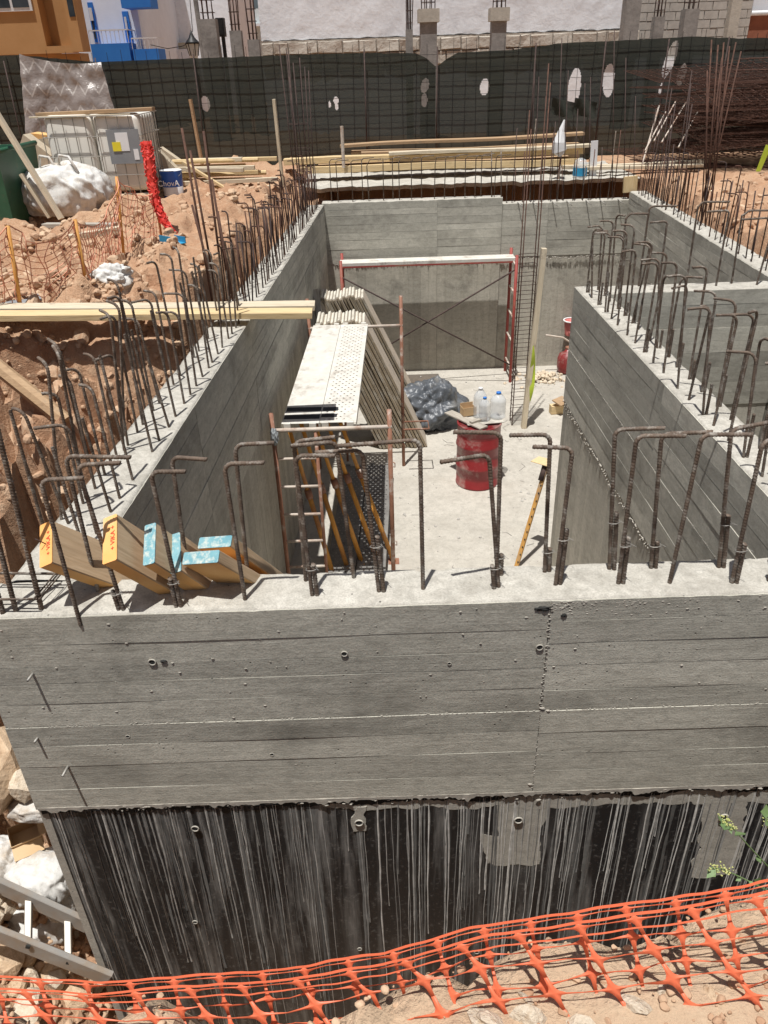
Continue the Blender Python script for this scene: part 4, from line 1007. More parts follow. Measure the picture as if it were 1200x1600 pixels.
# wheelbarrow behind the middle wall's end, tipped up
wbp = PZ(884, 578, zf); wbr = empty('wheelbarrow', wbp, 'red wheelbarrow parked by the back wall beyond the middle wall', 'wheelbarrow')
tr = MB(); c = wbp+Vector((.42, .15, .52))
prof_ = [((-.42, -.30, .16), (.42, .30, .16)), ((-.26, -.2, -.14), (.30, .2, -.14))]
T4 = [(-.45, -.32, .18), (.42, -.32, .20), (.42, .32, .20), (-.45, .32, .18)]; B4 = [(-.24, -.2, -.14), (.22, -.2, -.14), (.22, .2, -.14), (-.24, .2, -.14)]
vs = [c+Vector(v) for v in T4]+[c+Vector(v) for v in B4]+[c+Vector(v)*.96+Vector((0, 0, .015)) for v in T4]+[c+Vector(v)*.94+Vector((0, 0, .012)) for v in B4]
tr.add(vs, [(0, 4, 5, 1), (1, 5, 6, 2), (2, 6, 7, 3), (3, 7, 4, 0), (4, 7, 6, 5), (8, 9, 13, 12), (9, 10, 14, 13), (10, 11, 15, 14), (11, 8, 12, 15), (12, 13, 14, 15), (0, 1, 9, 8), (1, 2, 10, 9), (2, 3, 11, 10), (3, 0, 8, 11)])
tr.build('tray', MT['red_paint'], wbr)
for s_ in (-1, 1):
    bar_obj([c+Vector((.5, .1*s_, -.2)), c+Vector((-.2, .22*s_, -.13)), c+Vector((-.55, .25*s_, .10)), c+Vector((-.85, .27*s_, .16))], .017, wbr, 'dusty_steel', 'handle')
    bar_obj([c+Vector((-.2, .2*s_, -.16)), c+Vector((-.32, .2*s_, -.52))], .015, wbr, 'dusty_steel', 'leg')
mb = MB(); mb.tube([c+Vector((.52+.17*math.cos(a), 0, -.33+.17*math.sin(a))) for a in [k*math.pi/8 for k in range(17)]], .04, 8, False); mb.build('wheel', MT['black_iron'], wbr, True)
bk = wbp+Vector((-.02, -.12, 0)); o = empty('gas_bottle', bk, 'squat red round container on the floor in front of the wheelbarrow', 'container')
MB().lathe([(.10, 0), (.15, .03), (.17, .1), (.17, .26), (.14, .34), (.06, .38), (.05, .42)], 24, bk).build('container_body', MT['red_paint'], o, True)
MB().lathe([(.05, .42), (.055, .46), (.03, .47)], 14, bk).build('neck_cap', MT['rust_steel'], o, True)
b2 = wbp+Vector((.05, .05, .62)); o = empty('pink_bucket', b2, 'pink bucket with a white rim sitting on the wheelbarrow', 'bucket')
MB().lathe([(.11, 0), (.14, .24), (.135, .24), (.105, .01)], 24, b2, cap=False).build('bucket_body', MT['pink'], o, True)
mb = MB(); mb.tube([b2+Vector((.15*math.cos(a), .15*math.sin(a), .25)) for a in [k*math.pi/10 for k in range(21)]], .012, 6, False); mb.build('rim', MT['white'], o, True)

#@@LEFT
# ------------------------------------------------------------------ left yard
gz = .05
# orange netting on stakes
nf = empty('netting_fence', PZ(135, 455, gz), 'faded orange netting on stakes sagging across the left sandy ground', 'netting')
stk = [((-60, 500), (-80, 372)), ((30, 484), (12, 353)), ((136, 458), (117, 343)), ((191, 398), (182, 276)), ((252, 372), (242, 300))]
SB = [(PZ(*b, gz), None) for b, t in stk]
ST = []
for (b, t), (B, _) in zip(stk, SB):
    T = PY(*t, B.y); ST.append((B, T)); bar_obj([B-Vector((0, 0, .15)), T], .017, nf, 'net_post', 'stake')
rnd = random.Random(9)
for si in range(len(ST)-1):
    (B0, T0), (B1, T1) = ST[si], ST[si+1]; L = (B1-B0).length; nu = max(6, int(L/.075)); nv = 10; sag = (.10, .16, .22, .10)[si]; mb = MB()
    def S_(u, v):
        top = T0.lerp(T1, u) - Vector((0, 0, sag*4*u*(1-u)))
        bot = B0.lerp(B1, u) + Vector((0, 0, -.02)); bot.z = terrain(bot.x, bot.y)-.01
        p = bot.lerp(top, v); wv = .05*noise.noise(Vector((u*5+si*3, v*3, 1)))
        return p + Vector((wv, wv*2+.03*math.sin(v*7+u*9), wv*.3))
    for i in range(nu+1): mb.tube([S_(i/nu, k/8) for k in range(9)], .0048, 3, False)
    for j in range(nv+1): mb.tube([S_(k/(nu*1.0), j/nv) for k in range(nu+1)], .0038 if j < nv else .006, 3, False)
    o = mb.build('net_panel', MT['net_small'], nf); tag(o, kind='stuff')
# red rolled net
rn = empty('rolled_red_net', PZ(262, 372, gz), 'bright red rolled safety net draped over a stake', 'net')
B, T = ST[4]; path = [PY(228, 222, B.y+.05), PY(233, 250, B.y), PY(238, 285, B.y-.02), PY(243, 315, B.y-.05), PY(256, 345, B.y-.1), PY(272, 368, B.y-.15)]
pts = []
for a, b in zip(path, path[1:]):
    for k in range(6): pts.append(a.lerp(b, k/6))
pts.append(path[-1]); rnd = random.Random(5)
mb = MB(); mb.tube(pts, .05, 10, True, [(.055+.012*noise.noise(Vector((i*.9, 0, 0))))*(1-.35*i/len(pts)) for i in range(len(pts))])
for k in range(16):
    ph = rnd.uniform(0, 6.28); tw = rnd.uniform(-9, 9)
    q = []
    for i, p in enumerate(pts):
        a = ph+tw*i/len(pts)+.8*math.sin(i*1.7+k); r_ = .065*(1-.3*i/len(pts))+.012*math.sin(i*2.3+k*1.9); q.append(p+Vector((r_*math.cos(a), r_*math.sin(a)*.8, .01*math.sin(i*3+k))))
    mb.tube(q, .0055, 4)
mb.build('roll', MT['net_red'], rn)
# tank in its cage
tb = PZ(105, 318, gz); tb = Vector((-4.72, 12.35, gz)); TW, TD, TH = 1.42, 1.0, 1.15
ib = empty('water_tank', tb, 'white plastic tank in a steel cage on the left yard', 'tank')
def rbox(c, d, r, n=5):
    mb = MB(); hx, hy, hz = [x/2 for x in d]
    prof = []
    for lv in range(n+1):
        a = math.pi/2*lv/n; prof.append((r-r*math.sin(math.pi/2-a) if False else r*(1-math.sin(a)), -hz+r*(1-math.cos(a))))
    prof = [(r*(1-math.sin(math.pi/2*l/n)), -hz+r*(1-math.cos(math.pi/2*l/n))) for l in range(n+1)]
    prof += [(i, -z) for i, z in reversed(prof)]
    rings = []
    for ins, z in prof:
        rg = []
        for (sx, sy, a0) in ((1, 1, 0), (-1, 1, 90), (-1, -1, 180), (1, -1, 270)):
            for k in range(n+1):
                a = R(a0+90*k/n); rr_ = max(r-ins, .002)
                rg.append((c[0]+sx*(hx-r)+rr_*math.cos(a), c[1]+sy*(hy-r)+rr_*math.sin(a), c[2]+z))
        rings.append(rg)
    m_ = len(rings[0]); vs = [p for rg in rings for p in rg]; fs = []
    for i in range(len(rings)-1):
        for k in range(m_): fs.append((i*m_+k, i*m_+(k+1) % m_, (i+1)*m_+(k+1) % m_, (i+1)*m_+k))
    fs.append(tuple(range(m_-1, -1, -1))); fs.append(tuple((len(rings)-1)*m_+k for k in range(m_)))
    return mb.add(vs, fs)
cx = tb.x+TW/2; cy = tb.y+TD/2
for dx in (-TW/4+.005, TW/4-.005):
    rbox((cx+dx, cy, tb.z+.17+TH/2-.06), (TW/2-.03, TD-.08, TH-.12), .09).build('tank_body', MT['ibc'], ib, True)
cg2 = MB()
for i in range(10):
    x = tb.x+TW*i/9; cg2 = MB(); cg2.tube([(x, tb.y, tb.z+.12), (x, tb.y, tb.z+TH+.02)], .0065, 5); cg2.build('cage_bar', MT['cage'], ib)
for j in range(5):
    z = tb.z+.14+j*.26; MB().tube([(tb.x, tb.y-.012, z), (tb.x+TW, tb.y-.012, z), (tb.x+TW+.01, tb.y+TD, z), (tb.x-.01, tb.y+TD, z), (tb.x, tb.y-.012, z)], .0065, 5).build('cage_hoop', MT['cage'], ib)
for i in range(1, 7): MB().tube([(tb.x+TW+.01, tb.y+TD*i/7, tb.z+.12), (tb.x+TW+.01, tb.y+TD*i/7, tb.z+TH+.02)], .009, 5).build('cage_bar', MT['cage'], ib)
pl = MB().mm((tb.x+.92, tb.y-.032, tb.z+.55), (tb.x+1.38, tb.y-.024, tb.z+1.0)).build('label_plate', MT['grey_plate'], ib)
def sub(mb, name, mat, parent): o = mb.build(name, MT[mat]); o.parent = parent; o.location = (0, 0, 0); return o
sub(MB().mm((tb.x+1.04, tb.y-.037, tb.z+.72), (tb.x+1.22, tb.y-.0325, tb.z+.96)), 'paper_label', 'white', pl); sub(MB().mm((tb.x+.98, tb.y-.042, tb.z+.72), (tb.x+1.10, tb.y-.0375, tb.z+.84)), 'yellow_sticker', 'yellow', pl)
sub(MB().mm((tb.x+1.27, tb.y-.037, tb.z+.60), (tb.x+1.34, tb.y-.0325, tb.z+.74)), 'paper_label', 'white', pl)
MB().mm((tb.x-.02, tb.y-.02, tb.z-.02), (tb.x+TW+.02, tb.y+TD, tb.z+.11)).build('pallet', MT['wood_b'], ib)
o = plank('wood_plank', (tb.x-.1, tb.y+.25, tb.z+TH+.06), (tb.x+1.62, tb.y+.1, tb.z+TH+.09), .14, .05, MT['wood_b']); tag(o, 'brown plank lying across the top of the caged tank', 'plank')
o = plank('wood_plank', (tb.x-.15, tb.y+.06, tb.z+TH+.035), (tb.x+1.3, tb.y+.02, tb.z+TH+.035), .06, .02, MT['wood_p']); tag(o, 'thin pale batten lying on the front edge of the caged tank', 'batten')
# skip, sack, leaning timbers, foam slabs
gp = PZ(24, 347, gz); sk_ = empty('green_skip', gp, 'dark green steel skip cut by the left picture edge', 'skip')
H_ = PY(24, 237, gp.y).z-gp.z
vs = [(gp.x-1.6, gp.y, gp.z-.1), (gp.x-.02, gp.y, gp.z-.1), (gp.x-.05, gp.y+1.2, gp.z-.1), (gp.x-1.6, gp.y+1.2, gp.z-.1), (gp.x-1.7, gp.y-.08, gp.z+H_), (gp.x+.0, gp.y-.05, gp.z+H_), (gp.x, gp.y+1.3, gp.z+H_), (gp.x-1.7, gp.y+1.3, gp.z+H_)]
vi = [tuple(Vector(v)*1+Vector((.05 if v[0] < gp.x-1 else -.05, .05 if v[1] < gp.y+.5 else -.05, .06 if v[2] < gp.z else 0))) for v in vs]
MB().add(vs+vi, [(0, 1, 5, 4), (1, 2, 6, 5), (2, 3, 7, 6), (3, 0, 4, 7), (3, 2, 1, 0), (8, 12, 13, 9), (9, 13, 14, 10), (10, 14, 15, 11), (11, 15, 12, 8), (8, 9, 10, 11), (4, 5, 13, 12), (5, 6, 14, 13), (6, 7, 15, 14), (7, 4, 12, 15)]).build('skip_body', MT['green'], sk_)
MB().tube([Vector(vs[4])+Vector((0, 0, .01)), Vector(vs[5])+Vector((0, 0, .01)), Vector(vs[6])+Vector((0, 0, .01))], .035, 6).build('rim', MT['green'], sk_, True)
p = PZ(108, 330, gz); mb = blob((.60, .40, .40), 11, 6, .16, 1.6, ridg=.16, box=.65, pleat=.5, drape=.16)
mb.v = [(x*(1.05 if z < 0 else 1-.35*max(0, z)), y, max(z, -.28)+.26) for x, y, z in mb.v]
sk2 = empty('bulk_sack', p, 'slumped white woven bulk sack in front of the caged tank', 'sack')
mb.build('sack_body', MT['sack'], sk2, True, Matrix.Translation(p))
for dx in (-.15, .12): MB().tube([p+Vector((dx-.12, 0, .60)), p+Vector((dx-.05, -.1, .74)), p+Vector((dx+.08, -.12, .72)), p+Vector((dx+.2, -.2, .52))], .02, 5).build('lifting_strap', MT['sack'], sk2, True)
b0 = PZ(96, 342, gz); o = plank('leaning_timber', b0, PY(-8, 172, b0.y+.15), .12, .05, MT['wood_p'], up=(1, 0, 0)); tag(o, 'long pale timber leaning in front of the green skip', 'timber')
b0 = PZ(78, 340, gz); o = plank('leaning_timber', b0, PY(33, 272, b0.y+.05), .09, .04, MT['wood_p'], up=(1, 0, 0)); tag(o, 'short pale timber leaning below the longer one by the skip', 'timber')
b0 = PZ(20, 330, gz); o = plank('leaning_timber', PY(8, 240, 12.4), PY(-20, 205, 12.5), .09, .04, MT['wood_p'], up=(1, 0, 0)); tag(o, 'pale timber end poking out of the green skip', 'timber')
def slab(label, pts, y, th, mat, name='foam_slab'):
    P = [PY(u, v, y) for u, v in pts]; n_ = len(P); vs = P+[p+Vector((.02, th, .0)) for p in P]
    o = MB().add(vs, [tuple(range(n_-1, -1, -1)), tuple(n_+k for k in range(n_))]+[(k, (k+1) % n_, n_+(k+1) % n_, n_+k) for k in range(n_)]).build(name, MT[mat]); tag(o, label, 'slab', 'slabs around the tank'); return o
slab('tilted beige foam slab standing behind the bulk sack', [(28, 235), (36, 210), (95, 255), (80, 285), (35, 290)], 13.6, .25, 'foam')
slab('orange edged slab standing left behind the caged tank', [(47, 208), (80, 212), (80, 235), (50, 232)], 14.2, .3, 'orange_bounce_slab')
slab('grey beige slab wedged between the tank and the foam slab', [(56, 218), (82, 214), (100, 262), (70, 262)], 13.9, .12, 'foam')
slab('large beige slab leaning at the right of the tank, front one', [(238, 240), (243, 232), (280, 268), (283, 300), (240, 300)], 13.4, .12, 'foam')
slab('large beige slab leaning at the right of the tank, rear one', [(243, 232), (250, 230), (290, 258), (292, 300), (245, 300)], 13.9, .12, 'foam')
# buckets
def bucket(p, r, h, label, blue):
    root = empty('paint_bucket' if blue else 'grey_bucket', p, label, 'bucket')
    MB().lathe([(r*.88, 0), (r, h), (r*.96, h), (r*.84, .01)], 28, p, cap=False).build('bucket_body', MT['white'] if blue else MT['grey_bucket'], root, True)
    if blue:
        k = lambda z: r*(.88+.12*z/h)+.002
        b_ = MB().lathe([(k(h*.42), h*.42), (k(h*.98), h*.98)], 28, p, cap=False).build('blue_label', MT['blue_label'], root, True)
        MB().lathe([(k(0)+.001, .0), (k(.03)+.001, .04)], 28, p, cap=False).build('blue_base_band', MT['blue_label'], root, True)
        Mt = Matrix(((1, 0, 0), (0, 0, -1), (0, 1, 0))).to_4x4(); Mt.translation = Vector(p)+Vector((-.02, -r-.006, h*.56))
        link('lettering', text_mesh('ChovA', .115, .004), MT['white'], root, Mt)
    bar_obj([Vector(p)+Vector((r*1.02*math.cos(a), r*1.02*math.sin(a)*.9, h*.95-.10*abs(math.sin(a)))) for a in [math.pi+k*math.pi/10 for k in range(11)]], .004, root, 'wire', 'bail_handle')
bucket(PZ(273, 309, gz), .165, .40, 'blue and white bucket with lettering beside the caged tank', True)
bucket(PZ(255, 307, gz)+Vector((0, .1, 0)), .13, .28, 'plain grey bucket behind the blue and white bucket', False)
# pile of poles and boards left of the back
rnd = random.Random(14)
for i in range(15):
    p = PZ(365, 300, gz); y_ = 13.6+.09*(i % 5)+rnd.uniform(-.03, .03); z_ = .06+.085*(i//3)*1.2; x0 = -3.15+rnd.uniform(-.15, .25); x1 = -1.65+rnd.uniform(-.5, .12)
    if i % 3: o = plank('timber_pole', (x0, y_, z_), (x1, y_-.05+rnd.uniform(-.15, .15), z_+rnd.uniform(-.03, .03)), .09, .06, MT[rnd.choice(['wood_y', 'wood_b', 'wood_y', 'wood_p'])])
    else: o = MB().tube([(x0, y_, z_), (x1, y_+rnd.uniform(-.1, .1), z_)], .036, 8).build('timber_pole', MT['wood_y'])
    tag(o, '%s in the left pole pile, %s layer up, %s piece' % ('round yellow pole' if i % 3 == 0 else 'squared batten', ['first', 'second', 'third', 'fourth', 'top'][i//3], ['nearest', 'second', 'third', 'fourth', 'rearmost'][i % 5]), 'pole', 'pile of poles left of the pit')
o = plank('timber_pole', (-3.0, 13.35, .5), (-2.3, 13.2, .08), .06, .04, MT['wood_y']); tag(o, 'single short pole slanting down in front of the pole pile', 'pole', 'pile of poles left of the pit')
# white debris planks, blue trough, foil
b0 = PZ(70, 352, gz+.04); o = plank('debris_plank', b0, PZ(180, 352, gz+.06), .12, .05, MT['wood_g']); tag(o, 'long grey white plank lying behind the netting', 'plank')
o = plank('debris_plank', PZ(108, 372, gz+.05), PZ(188, 358, gz+.08), .10, .07, MT['wood_p']); tag(o, 'short white plank lying in front of the longer debris plank', 'plank')
p = PZ(270, 378, gz+.03); tr_ = MB(); Rz = Matrix.Rotation(-.75, 3, 'Z')
for dy in (-.05, .05): tr_.box(p+Rz @ Vector((0, dy, .03)), (.36, .008, .07), Rz)
tr_.box(p, (.36, .10, .008), Rz); o = tr_.build('blue_trough', MT['blue_plastic']); tag(o, 'small blue plastic channel lying on the sand below the red net', 'channel')
p = PZ(180, 452, gz); mb = blob((.16, .13, .14), 23, 5, .35, 2.0, ridg=.6, fine=.5); o = mb.build('crumpled_bag', MT['sack'], None, True, Matrix.Translation(p+Vector((0, 0, .08)))); tag(o, 'crumpled silvery white bag lying on the left earth', 'bag')
o = MB().add([PZ(0, 478, .06), PZ(60, 462, .06), PZ(66, 470, .06), PZ(0, 490, .06)]+[q+Vector((0, 0, .02)) for q in (PZ(0, 478, .06), PZ(60, 462, .06), PZ(66, 470, .06), PZ(0, 490, .06))], [(3, 2, 1, 0), (4, 5, 6, 7), (0, 1, 5, 4), (1, 2, 6, 5), (2, 3, 7, 6), (3, 0, 4, 7)]).build('grey_sheet', MT['grey_plate']); tag(o, 'flat grey sheet on the earth by the front stake', 'sheet')

# ------------------------------------------------------------------ stones
def ridge_z(x, y): return terrain(x, y)
STM = []
for i in range(5):
    vs, fs = stone_mesh(40+i, (1, .85, .7), 9); me = MB().add(vs, fs).mesh('stone', MT['stone'] if i % 2 else MT['stone_pale']); STM.append(me)
CLM = []
for i in range(3):
    vs, fs = stone_mesh(80+i, (1, .8, .7), 14); CLM.append(MB().add(vs, fs).mesh('rock', MT['clod']))
def stone(p, r, label, group, k=0, sq=1.):
    o = bpy.data.objects.new('stone', STM[k % 5]); col.objects.link(o); o.location = p; o.scale = (r, r, r*sq); o.rotation_euler = (U(0, 6), U(0, 6), U(0, 6)); tag(o, label, 'stone', group); return o
rnd = random.Random(8)
for i in range(120):          # heap beside the wall, front left
    x = rnd.uniform(-2.6, -1.64); y = rnd.uniform(1.55, 3.3); stone((x, y, terrain(x, y)+.02), rnd.choice([.03, .04, .05, .07, .10, .13])*rnd.uniform(.8, 1.2), 'rough sandy stone in the rubble beside the wall end at lower left', 'stones in the lower left rubble', i)
stone(PY(5, 1195, 2.85), .27, 'large brown boulder touching the left end of the front wall', None, 1); stone(PY(38, 1225, 2.72), .10, 'pale angular stone just below the large brown boulder', None, 2)
for i in range(46):           # near bank under the orange mesh
    x = rnd.uniform(-1.0, 1.3); y = lerp(x, [(-1, 1.0), (-.3, .84), (.5, .95), (1.3, 1.25)])-abs(rnd.gauss(0, .12)); stone((x, y, terrain(x, y)-.015), rnd.choice([.02, .03, .04, .05]), 'pale sandy stone on the near bank under the orange mesh', 'stones on the near bank', i, .7)
rnd = random.Random(71)
for i in range(70):
    y = rnd.uniform(3.2, 9.5); x = xl(y)-TL-rnd.uniform(.5, 2.2); stone((x, y, terrain(x, y)+.01), rnd.choice([.05, .07, .09, .12, .16])*rnd.uniform(.8, 1.1), 'reddish rock lying on the crumbling left bank beside the trench', 'rocks on the left bank', i, .8).data = CLM[i % 3]
def seat(p, r): return Vector((p.x, p.y, terrain(p.x, p.y)+r*.25))
for i, (u, v, z_, r_) in enumerate(((18, 640, -.22, .30), (60, 690, -.40, .24), (95, 610, -.20, .20), (30, 745, -.55, .26), (140, 585, -.15, .15), (170, 560, -.12, .14), (115, 650, -.45, .17), (0, 560, -.05, .25), (205, 560, -.2, .10), (70, 560, -.05, .16))):
    o = stone(seat(PZ(u, v, z_-.35), r_), r_*.8, '%s of the big broken rocks on the rim of the left trench' % ['widest', 'second widest', 'middle', 'lowest', 'small upper', 'upper right', 'inner', 'leftmost', 'smallest', 'rear'][i], 'big rocks on the trench rim', 1+2*(i % 2), .75); o.data = CLM[i % 3]
it = []; rnd = random.Random(18)
for i in range(9500):
    x = rnd.uniform(-5.0, -1.6); y = rnd.uniform(2.6, 13) if i % 2 else rnd.uniform(3.2, 7.5)
    if noise.noise(Vector((x*1.4, y*1.4, 3))) < -.10+.25*rnd.random(): continue
    it.append(((x, y, terrain(x, y)+.004), rnd.choice([.008, .012, .018, .026, .04])*rnd.uniform(.7, 1.3)*(1.5 if y > 7 else 1), i))
for i in range(900):
    x = rnd.uniform(4.2, 8); y = rnd.uniform(6, 13.5); it.append(((x, y, terrain(x, y)+.005), rnd.choice([.015, .025, .04, .06]), i))
for i in range(1500):
    x = rnd.uniform(-1.2, 1.5); y = rnd.uniform(.5, 1.35); it.append(((x, y, terrain(x, y)+.002), rnd.choice([.003, .005, .008, .012]), i))
for i in range(1600):
    x = rnd.uniform(-2.9, -1.6); y = rnd.uniform(1.5, 3.4); it.append(((x, y, terrain(x, y)+.01), rnd.choice([.01, .015, .025, .035]), i))
mb = MB(); scatter_stones(mb, it); o = mb.build('gravel', MT['clod']); tag(o, 'loose gravel and clods over the sandy earth', kind='stuff'); o['category'] = 'gravel'
# trench ends, hidden scraps: pipe and mesh in the left trench
o = MB().tube([PZ(-20, 560, -.1), PZ(105, 660, -.5)], .06, 8).build('round_timber', MT['wood_b']); tag(o, 'brown round timber slanting down into the left trench', 'timber')

# ------------------------------------------------------------------ behind the back wall: slab, timber, odds
sl = MB(); e_ = lambda u: 14.25+.08*noise.noise(Vector((u*30, 0, 0)))
sl.grid(90, 6, lambda u, v: (-1.25+u*6.2, e_(u)+v*(16.75-e_(u)), -.06+.03*fbm(Vector((u*25, v*6, 0)), 3)))
sl.grid(90, 2, lambda u, v: (-1.25+u*6.2, e_(u)+v*.06, -.06-.07*v+.03*fbm(Vector((u*25, 0, 0)), 3)))
o = sl.build('slab_edge', MT['conc_top'], None, True); tag(o, 'broken concrete slab edge behind the back wall under the timber', 'slab')
TP = [((-1.3, 15.2, .14), (3.7, 15.1, .14), .22, .11, 'wood_y', 'front squared beam at the bottom of the timber stack behind the pit'), ((-1.0, 15.5, .14), (3.6, 15.45, .14), .22, .10, 'wood_b', 'rear bottom beam of the timber stack behind the pit'),
      ((-1.6, 15.3, .27), (3.8, 15.2, .30), .24, .10, 'wood_y', 'yellow beam in the second layer of the timber stack'), ((.3, 15.15, .355), (3.9, 15.1, .39), .20, .05, 'wood_p', 'pale board on the second layer of the timber stack'),
      ((-.2, 15.6, .30), (3.5, 15.7, .31), .2, .10, 'wood_b', 'brown beam behind the second layer of the timber stack'), ((-.6, 16.3, .42), (4.0, 16.1, .50), .30, .05, 'wood_b', 'wide dark brown board lying highest in the timber stack'),
      ((-.4, 16.45, .16), (4.0, 16.35, .18), .3, .28, 'wood_b', 'deep dark beam behind the timber stack'), ((3.6, 14.6, .06), (5.8, 14.7, .06), .16, .05, 'wood_p', 'pale plank lying to the right of the timber stack'), ((3.4, 14.95, .06), (6.0, 15.1, .06), .16, .06, 'wood_p', 'second pale plank to the right behind the first')]
for a, b, wd, th, mt, lb in TP: o = plank('timber_board', a, b, wd, th, MT[mt], warp=.012); tag(o, lb, 'timber', 'timber stack behind the pit')
o = plank('timber_post', PZ(443, 300, -.1), PY(428, 155, PZ(443, 300, -.1).y), .15, .045, MT['wood_p'], up=(1, 0, 0)); tag(o, 'tall pale board standing upright at the far left corner of the pit', 'board')
b0 = PY(537, 262, 15.0); o = MB().tube([b0, PY(534, 197, 15.0)], .03, 8).build('steel_stake', MT['dusty_steel']); tag(o, 'thin grey stake standing in front of the dark fence', 'stake')
b0 = PY(926, 278, 14.6); o = plank('white_board', b0, PY(929, 220, 14.6), .12, .03, MT['white'], up=(0, 1, 0)); tag(o, 'narrow white board standing upright right of the timber stack', 'board')
wb = empty('bagged_stake', PY(873, 285, 14.4), 'white plastic bag tied over a reddish stake by the timber stack', 'stake')
bar_obj([PY(871, 296, 14.4), PY(877, 236, 14.4)], .018, wb, 'rust_steel', 'stake')
q = [PY(882, 187, 14.4), PY(877, 205, 14.4), PY(874, 222, 14.4), PY(874, 236, 14.4), PY(877, 243, 14.4)]; MB().tube(q, .1, 9, True, [.012, .055, .11, .12, .04]).build('white_bag', MT['cloth_white'], wb, False)
p = PY(905, 280, 14.5); o = empty('water_jug', p, 'large clear blue water jug right of the timber stack', 'jug'); MB().lathe([(.11, 0), (.12, .03), (.12, .24), (.09, .31), (.03, .34)], 18, p).build('jug_body', MT['bottle'], o, True); MB().lathe([(.122, .06), (.122, .19)], 18, p, cap=False).build('jug_label', MT['blue_plastic'], o, True)
o = plank('form_board', PY(984, 300, 13.25), PY(984, 286, 13.25)+Vector((0, 0, .1)), .22, .05, MT['wood_y'], up=(0, 1, 0)); tag(o, 'short yellow board end at the far right corner of the pit', 'board')

# ------------------------------------------------------------------ rebar heap at right
pile = [(5.2, 9.2, 15.2, 17.6)]
def mat_mesh(L, W, sp, r):
    mb = MB(); 
    for i in range(int(L/sp)+1): mb.tube([(i*sp, -.05, 0), (i*sp, W+.05, 0)], r, 4, False)
    for j in range(int(W/sp)+1): mb.tube([(-.05, j*sp, 2*r), (L+.05, j*sp, 2*r)], r, 4, False)
    return mb.mesh('rebar_mat', MT['rebar_rust'])
MM = [mat_mesh(4.6, 1.9, .15, .006), mat_mesh(3.6, 2.2, .2, .006)]
rnd = random.Random(3)
for i in range(24):
    o = bpy.data.objects.new('rebar_mat', MM[i % 2]); col.objects.link(o)
    o.location = (4.95+rnd.uniform(-.1, .8), 14.3+rnd.uniform(0, .7), .06+i*.056); o.rotation_euler = (rnd.gauss(.02, .07), rnd.gauss(0, .05), rnd.gauss(0, .09))
    tag(o, 'rusty reinforcing mat in the tall heap at right, %s up from the ground' % ((['first', 'second', 'third', 'fourth', 'fifth', 'sixth', 'seventh', 'eighth', 'ninth', 'tenth', 'eleventh', 'twelfth', 'thirteenth', 'fourteenth', 'fifteenth', 'sixteenth', 'seventeenth', 'eighteenth', 'nineteenth', 'twentieth']+['twenty '+q for q in ('first', 'second', 'third', 'fourth')])[i]), 'rebar mat', 'reinforcing mats heaped at right')
for i in range(5):
    r0 = empty('rebar_cage', (5.4, 15.0, .2), 'long boxed rebar cage lying on the heap of mats, %s one from the top' % ['first', 'second', 'third', 'fourth', 'fifth'][4-i], 'rebar cage', 'cages on the rebar heap')
    x0 = 5.6+.25*i; y0 = 14.9+.16*i; z0 = .75+.17*i; L = 4.0; sx = .26; mb = MB(); tl = rnd.gauss(.02, .04)
    for dx, dz in ((0, 0), (sx, 0), (0, .22), (sx, .22)): MB().tube([(x0, y0+dx, z0+dz), (x0+L, y0+dx+.2, z0+dz+tl*L)], .008, 5).build('long_bar', MT['rebar_rust'], r0)
    for k in range(14):
        x = x0+.1+k*.28; zz = z0+tl*(x-x0); mb = MB(); mb.tube([(x, y0-.01, zz), (x, y0+sx+.01, zz), (x+.06, y0+sx+.01, zz+.23), (x+.06, y0-.01, zz+.23), (x, y0-.01, zz)], .005, 4); mb.build('stirrup', MT['rebar_rust'], r0)
for i, (a, b) in enumerate((((1022, 220), (1056, 158)), ((1034, 222), (1072, 160)), ((1008, 235), (1040, 175)), ((1002, 262), (1030, 165)), ((1060, 230), (1090, 175)))):
    o = MB().tube([PY(*a, 14.7), PY(*b, 15.4)], .014, 5).build('leaning_bar', MT['dusty_steel']); tag(o, '%s of the pale straight bars leaning on the rebar heap' % ['third from the left', 'fourth from the left', 'second from the left', 'leftmost', 'rightmost'][i], 'bar', 'bars leaning on the rebar heap')
o = MB().add([PY(1182, 268, 14.2), PY(1188, 268, 14.2), PY(1206, 228, 14.2), PY(1198, 226, 14.2)]+[v+Vector((0, .03, 0)) for v in (PY(1182, 268, 14.2), PY(1188, 268, 14.2), PY(1206, 228, 14.2), PY(1198, 226, 14.2))], [(0, 1, 2, 3), (7, 6, 5, 4), (0, 4, 5, 1), (1, 5, 6, 2), (2, 6, 7, 3), (3, 7, 4, 0)]).build('green_strip', MT['green_cloth']); tag(o, 'bright green strip standing against the rebar heap at the right edge', 'strip')

